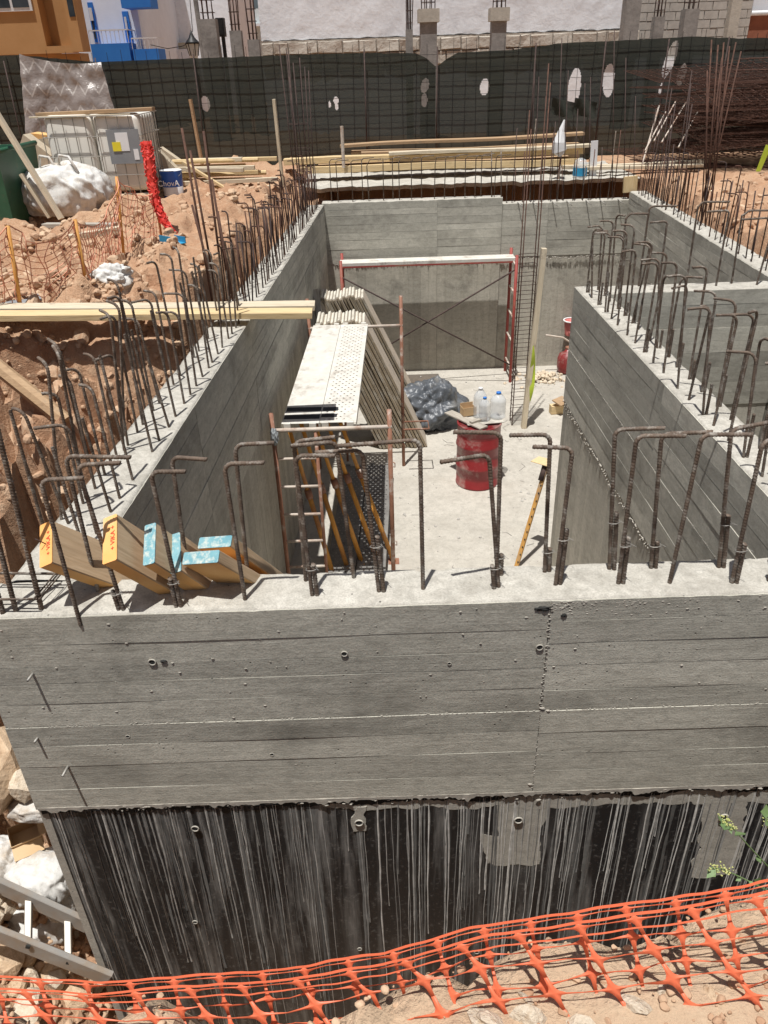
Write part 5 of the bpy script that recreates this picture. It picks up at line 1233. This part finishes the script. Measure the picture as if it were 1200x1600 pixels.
# ------------------------------------------------------------------ site fence
YN = 17.7
topc = [(-60, 88), (30, 86), (150, 97), (270, 92), (400, 88), (560, 83), (650, 83), (667, 92), (680, 103), (684, 103), (698, 92), (716, 82), (800, 78), (880, 67), (1000, 62), (1080, 57), (1160, 60), (1300, 56)]
TX = [(PY(u, v, YN).x, PY(u, v, YN).z) for u, v in topc]
HL = [(897, 138, 10, 31, 4), (951, 126, 9, 26, -2), (1047, 93, 8, 30, 14), (1065, 117, 6, 18, 10), (1033, 138, 3, 9, 10), (664, 134, 6, 12, 14), (663, 157, 5, 11, 0), (757, 136, 7, 13, 6), (525, 157, 4, 6, 0), (526, 167, 3, 5, 0), (515, 163, 2, 5, 0), (321, 162, 7, 12, 0)]
EL = []
for u, v, a, b, t in HL:
    c = PY(u, v, YN); e = PY(u+a, v, YN); g_ = PY(u, v+b, YN); EL.append((c.x, c.z, abs(e.x-c.x), abs(g_.z-c.z), R(t)))
fe = empty('site_fence', (0, YN, 0), 'tall site fence of dark shade netting on wire mesh with torn holes', 'fence')
def fz(u, v, x0, x1): 
    x = x0+(x1-x0)*u; zt_ = lerp(x, TX); z = -.3+(zt_+.3)*v
    return (x, YN+.003*math.sin(x*1.9)+.006*noise.noise(Vector((x*1.1, z*.8, 0)))+.002*noise.noise(Vector((x*6, z*2, 0))), z+.012*noise.noise(Vector((x*5, 4, 0)))*v)
def hole(x, z):
    for cx_, cz_, a, b, t in EL:
        dx, dz = x-cx_, z-cz_; p_ = dx*math.cos(t)-dz*math.sin(t); q_ = dx*math.sin(t)+dz*math.cos(t)
        if (p_/a)**2+(q_/b)**2 < 1: return True
    return False
for (x0, x1) in ((-12.5, PY(681, 100, YN).x), (PY(681, 100, YN).x+.01, 12.5)):
    mb = MB(); nu = int((x1-x0)/.016); nv = 130
    mb.grid(nu, nv, lambda u, v: fz(u, v, x0, x1), lambda u, v: hole(x0+(x1-x0)*u, -.3+(lerp(x0+(x1-x0)*u, TX)+.3)*v))
    mb.build('shade_cloth', MT['shade'], fe, True)
mb = MB(); x = -12.4; rnd = random.Random(1)
while x < 12.4:
    zt_ = 2.06; dx = rnd.gauss(0, .03); mb.tube([(x, YN-.014, -.1), (x+dx*.5, YN-.016, 1.0), (x+dx, YN-.014, zt_+rnd.uniform(-.05, .12))], .0048, 4, False); x += .25+rnd.gauss(0, .01)
for j in range(9):
    z = .0+j*.235; mb.tube([(-12.5+k*.5, YN-.02+.002*noise.noise(Vector((k*.7, j, 0))), z+.016*noise.noise(Vector((k*.35, j*5, 2)))) for k in range(51)], .0048, 4, False)
o = mb.build('wire_mesh', MT['black_iron'], fe); tag(o, kind='stuff')
for u in (20, 160, 310, 455, 570, 681, 830, 935, 1030, 1120): x = PY(u, 150, YN).x; bar_obj([(x, YN-.09, -.2), (x+.02, YN-.09, 2.02)], .014, fe, 'rebar_dark', 'post')
# torn flaps, folded cloth
for (u0, v0) in ((880, 165), (915, 165)):
    c = PY(u0, v0, YN-.12); MB().grid(6, 6, lambda a, b: (c.x+(a-.5)*.45, c.y+.05*math.sin(a*7+b*3), c.z+(b-.5)*.3-(.1*a))).build('torn_flap', MT['shade'], fe, True)
# draped sheet
sp_ = [PY(30, 84, 17.45), PY(158, 97, 17.45), PY(186, 202, 17.2), PY(44, 216, 17.2)]
mb = MB(); mb.grid(40, 30, lambda u, v: (sp_[0].lerp(sp_[1], u).lerp(sp_[3].lerp(sp_[2], u), v)) + Vector((0, -.10*math.sin(u*9+v*2)*v-.05*noise.noise(Vector((u*6, v*6, 0)))-.08*abs(noise.noise(Vector((u*9, v*3, 4)))), -.16*4*u*(1-u)*(1-v)*.5)))
o = mb.build('draped_sheet', MT['zigzag'], None, True); tag(o, 'glossy brown sheet with zigzag pattern draped over the fence', 'sheet')
o = MB().tube([PY(297, 155, 17.3), PY(318, 270, 17.3)], .04, 5).build('timber_stick', MT['wood_b']); tag(o, 'weathered brown stick leaning against the fence near a torn hole', 'stick')

# ------------------------------------------------------------------ town beyond the fence
YW = 26.0
def W(u, v, y=YW): return PY(u, v, y)
pw = empty('party_wall', (W(700, 60).x, YW, 0), 'tall rough white plastered wall behind the fence', 'wall')
xa, xb = W(408, 60).x, W(985, 45).x; za_, zb_ = W(408, 64).z, W(985, 44).z
mb = MB(); mb.grid(90, 40, lambda u, v: (xa+(xb-xa)*u, YW+.018*fbm(Vector((u*50, v*22, 0)), 4), za_+(zb_-za_)*u+.04*noise.noise(Vector((u*40, 0, 0)))*(1-v)+v*5.5)); mb.mm((xa, YW+.1, -.2), (xb, YW+6, 7.8)); mb.build('plaster_face', MT['plaster'], pw, True)
MB().mm((xa, YW-.05, 1.66), (xb, YW+.1, za_-.02)).build('base_backing', MT['stonebase'], pw); MB().mm((xa, YW-.06, -.2), (xb+5, YW+.1, 1.655)).build('lower_plaster', MT['plaster'], pw)
rnd = random.Random(44)
for r_ in range(2):
    x = xa; z0 = 1.70+r_*.36
    while x < xb-.1:
        wd = rnd.uniform(.28, .75); zz = min(z0+.34, za_+(zb_-za_)*(x-xa)/(xb-xa)-.06)
        if zz > z0+.08:
            o = MB().add([(x+.02, YW-.10-rnd.uniform(0, .05), z0+rnd.uniform(0, .04)), (x+wd-.02, YW-.10-rnd.uniform(0, .05), z0+rnd.uniform(0, .04)), (x+wd-.03, YW-.10, zz-rnd.uniform(0, .05)), (x+.02, YW-.11, zz-rnd.uniform(0, .05)), (x, YW-.02, z0), (x+wd, YW-.02, z0), (x+wd, YW-.02, zz), (x, YW-.02, zz)], [(0, 1, 2, 3), (0, 4, 5, 1), (1, 5, 6, 2), (2, 6, 7, 3), (3, 7, 4, 0)]).build('stone_block', MT['stonebase'], pw)
        x += wd
def column(u0, u1, vt, y, label, cap=False, rods=6, hi=1.6, mat='conc_stub'):
    a = W(u0, vt, y); b = W(u1, vt, y); root = empty('concrete_column', ((a.x+b.x)/2, y, 0), label, 'column', 'unfinished columns beyond the fence'); wd = b.x-a.x
    MB().mm((a.x, y, -.2), (b.x, y+wd, a.z-(.3 if cap else 0))).build('shaft', MT[mat], root)
    if cap: MB().mm((a.x-.06, y-.06, a.z-.298), (b.x+.06, y+wd+.06, a.z)).build('cap_block', MT['conc_body'], root)
    for i in range(rods):
        x = a.x+wd*(.12+.76*i/max(1, rods-1)); yy = y+wd*(.15 if i % 2 else .8); bar_obj([(x, yy, a.z-.05), (x+random.gauss(0, .03), yy, a.z+hi)], .013, root, 'rebar_dark', 'rebar')
    for k in range(4): z = a.z+.15+k*.28; bar_obj([(a.x+wd*.1, y+wd*.1, z), (b.x-wd*.1, y+wd*.1, z), (b.x-wd*.1, y+wd*.85, z), (a.x+wd*.1, y+wd*.85, z), (a.x+wd*.1, y+wd*.1, z)], .007, root, 'rebar_dark', 'stirrup')
column(311, 336, 30, 24.2, 'grey column stub with rebar left of the dark meter box')
column(358, 376, 48, 24.6, 'short column stub with rebar right of the dark meter box')
column(386, 404, 62, 24.8, 'lowest column stub at the left end of the white wall')
column(634, 645, 46, 24.6, 'slim column stub directly left of the capped column')
column(657, 683, 14, 24.0, 'dark capped column with rebar above the dip in the fence', True)
column(770, 793, 12, 24.0, 'dark capped column right of the dip in the fence', True)
column(984, 1008, -40, 24.4, 'tall full height column at the right end of the white wall', rods=2)
column(1024, 1040, 26, 24.6, 'column stub second from the right end of the white wall')
column(1072, 1094, 14, 24.4, 'thick column stub in front of the block wall')
column(1150, 1166, -30, 24.4, 'pale full height column beside the red brick at the right edge', rods=2, mat='conc_body')
bwr = empty('block_wall', (W(1080, 40).x, YW, 0), 'bare concrete block wall between the columns at right', 'wall')
x0, x1 = xb+.02, W(1170, 40).x; MB().mm((x0, YW+.02, -.2), (x1, YW+.3, 5.5)).build('wall_core', MT['mortar'], bwr)
r_ = 0; z = 1.3
while z < 4.2:
    x = x0-(.2 if r_ % 2 else 0)
    while x < x1:
        a_, b_ = max(x+.012, x0), min(x+.40, x1)
        if b_-a_ > .05: MB().mm((a_, YW-.012*random.random()-.004, z+.008), (b_, YW+.03, z+.205)).build('block', MT['block'], bwr)
        x += .41
    z += .215; r_ += 1
bb = empty('brick_house', (W(1200, 40).x, 27, 0), 'red brick house corner with white upper wall at the right edge', 'house')
MB().mm((W(1170, 40).x+.05, 26.6, -.2), (15, 30, W(1180, 18).z)).build('brick_wall', MT['brick'], bb); MB().mm((W(1170, 40).x, 26.5, W(1180, 18).z), (15.1, 30, 7)).build('upper_wall', MT['house_white'], bb); MB().tube([(W(1167, 50).x, 26.3, 0), (W(1167, 50).x, 26.3, W(1167, 30).z), (W(1172, 20).x, 26.3, W(1172, 20).z), (15, 26.3, W(1172, 20).z)], .07, 6).build('drain_pipe', MT['rail'], bb, True)
# ochre house
oy = 25.0; oh = empty('ochre_house', (-12, oy, 0), 'ochre brown house with overhanging upper storey at the top left', 'house')
zb0 = W(60, 84, oy).z; xe = W(126, 60, oy).x; xr0, xr1 = W(66, 40, oy).x, W(106, 40, oy).x; zt0 = 7.0
MB().mm((-20, oy, zb0), (xr0, oy+1.1, zt0)).build('wall', MT['ochre'], oh); MB().mm((xr1, oy, zb0+.02), (xe, oy+.7, zt0)).build('wall', MT['ochre'], oh); MB().mm((xr0, oy+.5, zb0+.1), (xr1, oy+1.1, zt0)).build('recess_wall', MT['ochre'], oh); MB().mm((xr0, oy, zb0), (xr1, oy+.5, W(80, 72, oy).z)).build('recess_sill', MT['ochre'], oh)
MB().mm((-20, oy+.6, -.2), (xe-.3, oy+1.4, zb0-.003)).build('ground_floor_wall', MT['ochre'], oh)
wz0 = W(20, 18, oy).z; wx0, wx1 = W(0, 10, oy).x-1.2, W(51, 10, oy).x
wn = MB().mm((wx0, oy-.06, wz0), (wx1, oy+.02, wz0+1.3)).build('window', MT['rail'], oh)
for k in range(4):
    a_ = wx0+.06+(wx1-wx0-.06)*k/4; sub(MB().mm((a_, oy-.075, wz0+.08), (a_+(wx1-wx0)/4-.09, oy-.062, wz0+1.2)), 'pane', 'glass', wn)
MB().mm((W(108, 20, oy).x, oy-.02, W(0, 30, oy).z), (W(117, 20, oy).x, oy+.02, 6)).build('window', MT['glass'], oh)
# white and blue house
by = 30.0; bh = empty('blue_house', (W(180, 60, by).x, by, 0), 'white house with blue balconies at the top left', 'house')
MB().mm((W(112, 60, by).x-3, by+.0, -.2), (W(222, 60, by).x, by+8, 8)).build('wall', MT['house_white'], bh)
def bal(u0, u1, vt, vb, rail):
    a, b = W(u0, vt, by-1.0), W(u1, vb, by-1.0); o = MB().mm((a.x, by-1.0, b.z), (b.x, by+.0, a.z)).build('balcony', MT['house_blue'], bh)
    if rail:
        z1 = W(u0, rail, by-1).z; n_ = max(4, int((b.x-a.x)/.13)); mb = MB()
        for k in range(n_+1): mb.tube([(a.x+(b.x-a.x)*k/n_, by-.95, a.z), (a.x+(b.x-a.x)*k/n_, by-.95, z1)], .012, 4)
        mb.tube([(a.x, by-.95, z1), (b.x, by-.95, z1)], .025, 4); mb.tube([(b.x, by-.95, z1), (b.x, by, z1)], .02, 4); sub(mb, 'railing', 'rail', o)
bal(141, 206, 69, 98, 48); bal(207, 250, 77, 98, 60); bal(183, 236, -30, 11, None)
for (u0, u1, v0, v1) in ((137, 156, 4, 66), (191, 208, 18, 66), (108, 119, -20, 34)):
    a, b = W(u0, v0, by), W(u1, v1, by); f = MB().mm((a.x, by-.08, b.z), (b.x, by+.02, a.z)).build('window', MT['house_blue'], bh); sub(MB().mm((a.x+.10, by-.10, b.z+.1), (b.x-.12, by-.085, a.z-.15)), 'pane', 'glass', f); sub(MB().mm((a.x+.12, by-.12, a.z-.5), (b.x-.14, by-.105, a.z-.15)), 'shutter', 'rail', f)
# far white house with cornice, pale teal house beyond, meter box, lantern
wh = empty('white_house', (W(280, 60, 36).x, 36, 0), 'rough white house wall with cream band behind the street lantern', 'house')
MB().mm((W(214, 60, 36).x, 36, -.2), (W(362, 60, 36).x, 44, 9)).build('wall', MT['plaster'], wh); MB().mm((W(214, 60, 36).x-.5, 35.5, W(260, 77, 36).z), (W(300, 60, 36).x, 35.995, W(260, 68, 36).z)).build('cornice', MT['foam'], wh); MB().mm((W(214, 60, 36).x-.5, 35.2, -.2), (W(300, 60, 36).x, 35.9, W(260, 78, 36).z)).build('lower_wall', MT['house_white'], wh)
th_ = empty('teal_house', (W(390, 60, 48).x, 48, 0), 'distant pale house in the gap left of the white wall', 'house'); MB().mm((W(340, 60, 48).x, 48, -.2), (W(425, 60, 48).x, 55, W(380, 14, 48).z)).build('wall', MT['pale_teal'], th_); MB().mm((W(338, 60, 48).x, 47.6, W(380, 42, 48).z), (W(426, 60, 48).x, 47.99, W(380, 38, 48).z)).build('ledge', MT['house_white'], th_)
a = W(336, 28, 27); b = W(352, 57, 27); o = MB().mm((a.x, 27, b.z), (b.x, 27.3, a.z)).mm((a.x+.05, 26.97, b.z+.06), (b.x-.05, 27.0, a.z-.06)).mm((a.x+.1, 27.1, -.2), (a.x+.2, 27.2, b.z)).build('meter_box', MT['black_iron']); tag(o, 'dark box on a post between the two left column stubs', 'box')
lx = W(301, 70, 28.0); ln = empty('street_lantern', (lx.x, 28, 0), 'black old style street lantern at the top left', 'lantern')
zt_ = W(301, 52, 28).z; z2 = W(301, 92, 28).z
MB().tube([(lx.x, 28, -.2), (lx.x, 28, z2+.05)], .05, 8).build('pole', MT['black_iron'], ln, True); MB().lathe([(.09, z2), (.13, z2+.08), (.20, zt_-.28)], 6, (lx.x, 28, 0)).build('glass_body', MT['pale_teal'], ln)
for k in range(6): a_ = k*math.pi/3; bar_obj([(lx.x+.135*math.cos(a_), 28+.135*math.sin(a_), z2+.08), (lx.x+.205*math.cos(a_), 28+.205*math.sin(a_), zt_-.28)], .014, ln, 'black_iron', 'glazing_bar')
MB().lathe([(.24, zt_-.28), (.20, zt_-.22), (.10, zt_-.12), (.05, zt_-.02), (.02, zt_+.08)], 12, (lx.x, 28, 0)).build('lantern_cap', MT['black_iron'], ln, True)
p_ = W(308, 0, 27.5); o = MB().tube([(p_.x, 27.5, -.2), (p_.x-.08, 27.5, 6)], .07, 8).build('utility_pole', MT['conc_stub']); tag(o, 'tall thin grey pole beside the street lantern', 'pole')
o = MB().tube([W(296, -10, 27), W(301, 50, 27)], .012, 4).tube([W(235, 70, 29)+Vector((0, 0, 0)), W(262, 76, 29), W(285, 72, 28.5), W(300, 66, 28)], .014, 4).build('overhead_cable', MT['black_iron']); tag(o, 'thin black cable drooping to the street lantern', 'cable')

# ------------------------------------------------------------------ lower left: ladder, sacks, box
ld = empty('aluminium_ladder', PY(60, 1440, 2.55), 'dusty aluminium ladder lying in the rubble beside the wall end', 'ladder')
r1 = (PY(-70, 1352, 2.50), PY(139, 1447, 2.44)); r2 = (PY(-70, 1432, 2.30), PY(170, 1528, 2.25))
for a, b in (r1, r2): plank('rail', a, b, .03, .105, MT['aluminium'], ld, bev=.004)
for (ua, va, ub, vb) in ((45, 1404, 44, 1478), (106, 1430, 107, 1502), (-18, 1376, -17, 1452)):
    a = PY(ua, va, 2.47); b = PY(ub, vb, 2.27); plank('rung', a, b, .034, .028, MT['cage'], ld)
for (u, v) in ((45, 1472), (108, 1497)):
    p = PY(u, v, 2.27)+Vector((.0, -.018, -.01)); MB().box(p, (.022, .008, .022), Matrix.Rotation(.4, 3, 'Y')).build('rivet_hole', MT['void_shadow'], ld)
for i, (u, v, y, rx, ry, rz_, lb) in enumerate(((66, 1368, 2.62, .17, .14, .13, 'plump white sack just above the ladder'), (98, 1405, 2.60, .10, .09, .10, 'small white sack end touching the wall above the ladder'), (52, 1448, 2.66, .20, .13, .12, 'creased white sack lying behind the ladder rungs'), (8, 1350, 2.75, .11, .12, .17, 'white sack at the left edge above the ladder'), (62, 1262, 2.70, .15, .07, .06, 'flat white plastic scrap between the stones below the boulder'))):
    mb = blob((rx, ry, rz_), 50+i, 5, .15, 1.5, ridg=.18, box=.7, pleat=.7, drape=.16); o = mb.build('white_sack', MT['sack'], None, True, Matrix.Translation(PY(u, v, y))); tag(o, lb, 'sack', 'white sacks in the lower left rubble')
p = PY(40, 1305, 2.78); mb = MB(); Rb = Matrix.Rotation(.5, 3, 'Z') @ Matrix.Rotation(.35, 3, 'X')
for c_, d_ in (((0, 0, -.05), (.15, .11, .003)), ((0, -.055, 0), (.15, .003, .10)), ((0, .055, 0), (.15, .003, .10)), ((-.075, 0, 0), (.003, .11, .10)), ((.075, 0, 0), (.003, .11, .10)), ((.11, 0, .05), (.08, .11, .003)), ((0, -.09, .03), (.15, .08, .003))): mb.box(p+Rb @ Vector(c_), d_, Rb)
o = mb.build('cardboard_box', MT['card']); tag(o, 'torn open cardboard box among the lower left stones', 'box')

# ------------------------------------------------------------------ orange barrier mesh in front
def barrier(label, offy, phase, shear, seed, u0=-90, u1=1290, rows=6, vt=0, cw=.120, chh=.074):
    root = empty('barrier_mesh', (0, .95, 0), label, 'mesh', 'orange barrier mesh in the foreground')
    tc_ = [(-200, 1548), (0, 1546), (150, 1556), (300, 1545), (480, 1530), (600, 1510), (740, 1470), (900, 1446), (1060, 1424), (1200, 1398), (1400, 1370)]
    xL = PY(u0, 1550, .95).x; xR = PY(u1, 1400, .95).x
    PT = [(PY(u, v+vt, .95).x, PY(u, v+vt, .95).z) for u, v in tc_]
    def S_(a, b):              # a metres along, b metres down
        x = xL+a+shear*b; z = lerp(x, PT); k = b
        wv = .012*noise.noise(Vector((a*5+seed, b*6, 0)))+.006*noise.noise(Vector((a*17+seed, b*15, 0)))
        wv *= .25+min(1., abs(b)/.09)*.75
        bunch = lerp(x, [(-.9, .70), (-.3, .9), (.2, 1.)])          # slack and gathered to the left
        return Vector((x+.010*noise.noise(Vector((a*4, b*4, seed))), .95+offy-.42*k*bunch+wv*1.2, z-.86*k*bunch+wv+.02*math.sin(a*3+seed)*0))
    star = [(.5, .012), (.22, .024), (.105, .068), (.062, .155), (.042, .29), (.033, .5)]
    pts = []
    q1 = [(x*cw, y*chh) for x, y in star]
    pts = q1 + [(-x, y) for x, y in reversed(q1)] + [(-x, -y) for x, y in q1] + [(x, -y) for x, y in reversed(q1)]
    nC = int((xR-xL)/cw); mb = MB(); me = MB()
    for i in range(nC):
        for j in range(rows):
            ca = (i+.5+phase)*cw; cb = (j+.0)*chh+.004
            sc_ = 1+.12*noise.noise(Vector((i*1.3, j*2.1, seed)))
            use = pts if j else [(x, y if y > -.001 else y*.25) for x, y in pts]
            vs = [S_(ca, cb)]+[S_(ca+x*(sc_ if abs(x) < .4*cw else 1), cb+y*(sc_ if abs(y) < .4*chh else 1)) for x, y in use]; n_ = len(use)
            mb.add(vs, [(0, 1+k, 1+(k+1) % n_) for k in range(n_)])
    o = mb.build('mesh_web', MT['barrier'], root, True); md = o.modifiers.new('thick', 'SOLIDIFY'); md.thickness = .0012
    # taut edge tapes
    t = MB()
    for b_ in (0., .004): 
        pass
    n_ = 160
    for bb_, hw in ((-.006, .0028),) + (((.024, .0016),) if offy == 0 else ()):
        vs = []; fs = []
        for k in range(n_+1):
            a_ = (xR-xL)*k/n_; vs += [S_(a_, bb_-hw), S_(a_, bb_+hw)]
        fs = [(2*k, 2*k+2, 2*k+3, 2*k+1) for k in range(n_)]; t.add(vs, fs)
    o = t.build('edge_tape', MT['barrier'], root); md = o.modifiers.new('thick', 'SOLIDIFY'); md.thickness = .0014
barrier('front layer of the orange plastic barrier mesh across the bottom of the picture', 0, 0., .5, 1.)
barrier('rear folded layer of the orange plastic barrier mesh across the bottom', .035, .45, .18, 7., vt=8, cw=.10)

# ------------------------------------------------------------------ weed
wd_ = empty('weed', Vector((1.25, 1.28, .0)), 'leafy green weed with pale buds at the right picture edge', 'plant')
rnd = random.Random(10)
def leaf(p, d, L):
    d = Vector(d).normalized(); sd_ = d.cross(Vector((0, -.3, 1))).normalized(); n_ = d.cross(sd_)
    o_ = [(0, 0), (.25, .22), (.45, .34), (.62, .2), (1, 0), (.62, -.2), (.45, -.34), (.25, -.22)]
    vs = [Vector(p)+d*(L*a)+sd_*(L*b)+n_*(L*.12*abs(b)*2) for a, b in o_]; mb = MB().add(vs+[v+n_*.0006 for v in vs], [tuple(range(8)), tuple(range(15, 7, -1))]); mb.build('leaf', MT['leaf'], wd_)
for (pth, nb) in (([(1260, 1420), (1215, 1370), (1170, 1322), (1140, 1288), (1128, 1280)], 30), ([(1260, 1440), (1200, 1392), (1160, 1372), (1130, 1358), (1108, 1355)], 26), ([(1240, 1400), (1222, 1330), (1205, 1290), (1196, 1278)], 16), ([(1245, 1500), (1190, 1470), (1168, 1435)], 0), ([(1250, 1540), (1205, 1500), (1185, 1510)], 0)):
    P = [PY(u, v, 1.28-.05*i/len(pth)) for i, (u, v) in enumerate(pth)]
    MB().tube(P, .002, 5, True, [.0028-.0018*i/(len(P)-1) for i in range(len(P))]).build('stem', MT['leaf'], wd_, True)
    for i in range(len(P)-1):
        for k in range(2): q = P[i].lerp(P[i+1], rnd.random()); leaf(q, (rnd.uniform(-1, .6), rnd.uniform(-.6, .4), rnd.uniform(-.5, .7)), rnd.uniform(.018, .045) if nb else rnd.uniform(.03, .06))
    if nb:
        it = []
        for k in range(nb*2): q = P[-1].lerp(P[-2], rnd.random()*1.6); it.append((q+Vector((rnd.gauss(0, .006), rnd.gauss(0, .006), rnd.gauss(0, .006))), rnd.uniform(.0015, .0035), k))
        mb = MB(); scatter_stones(mb, it); mb.build('bud_cluster', MT['bud'], wd_)
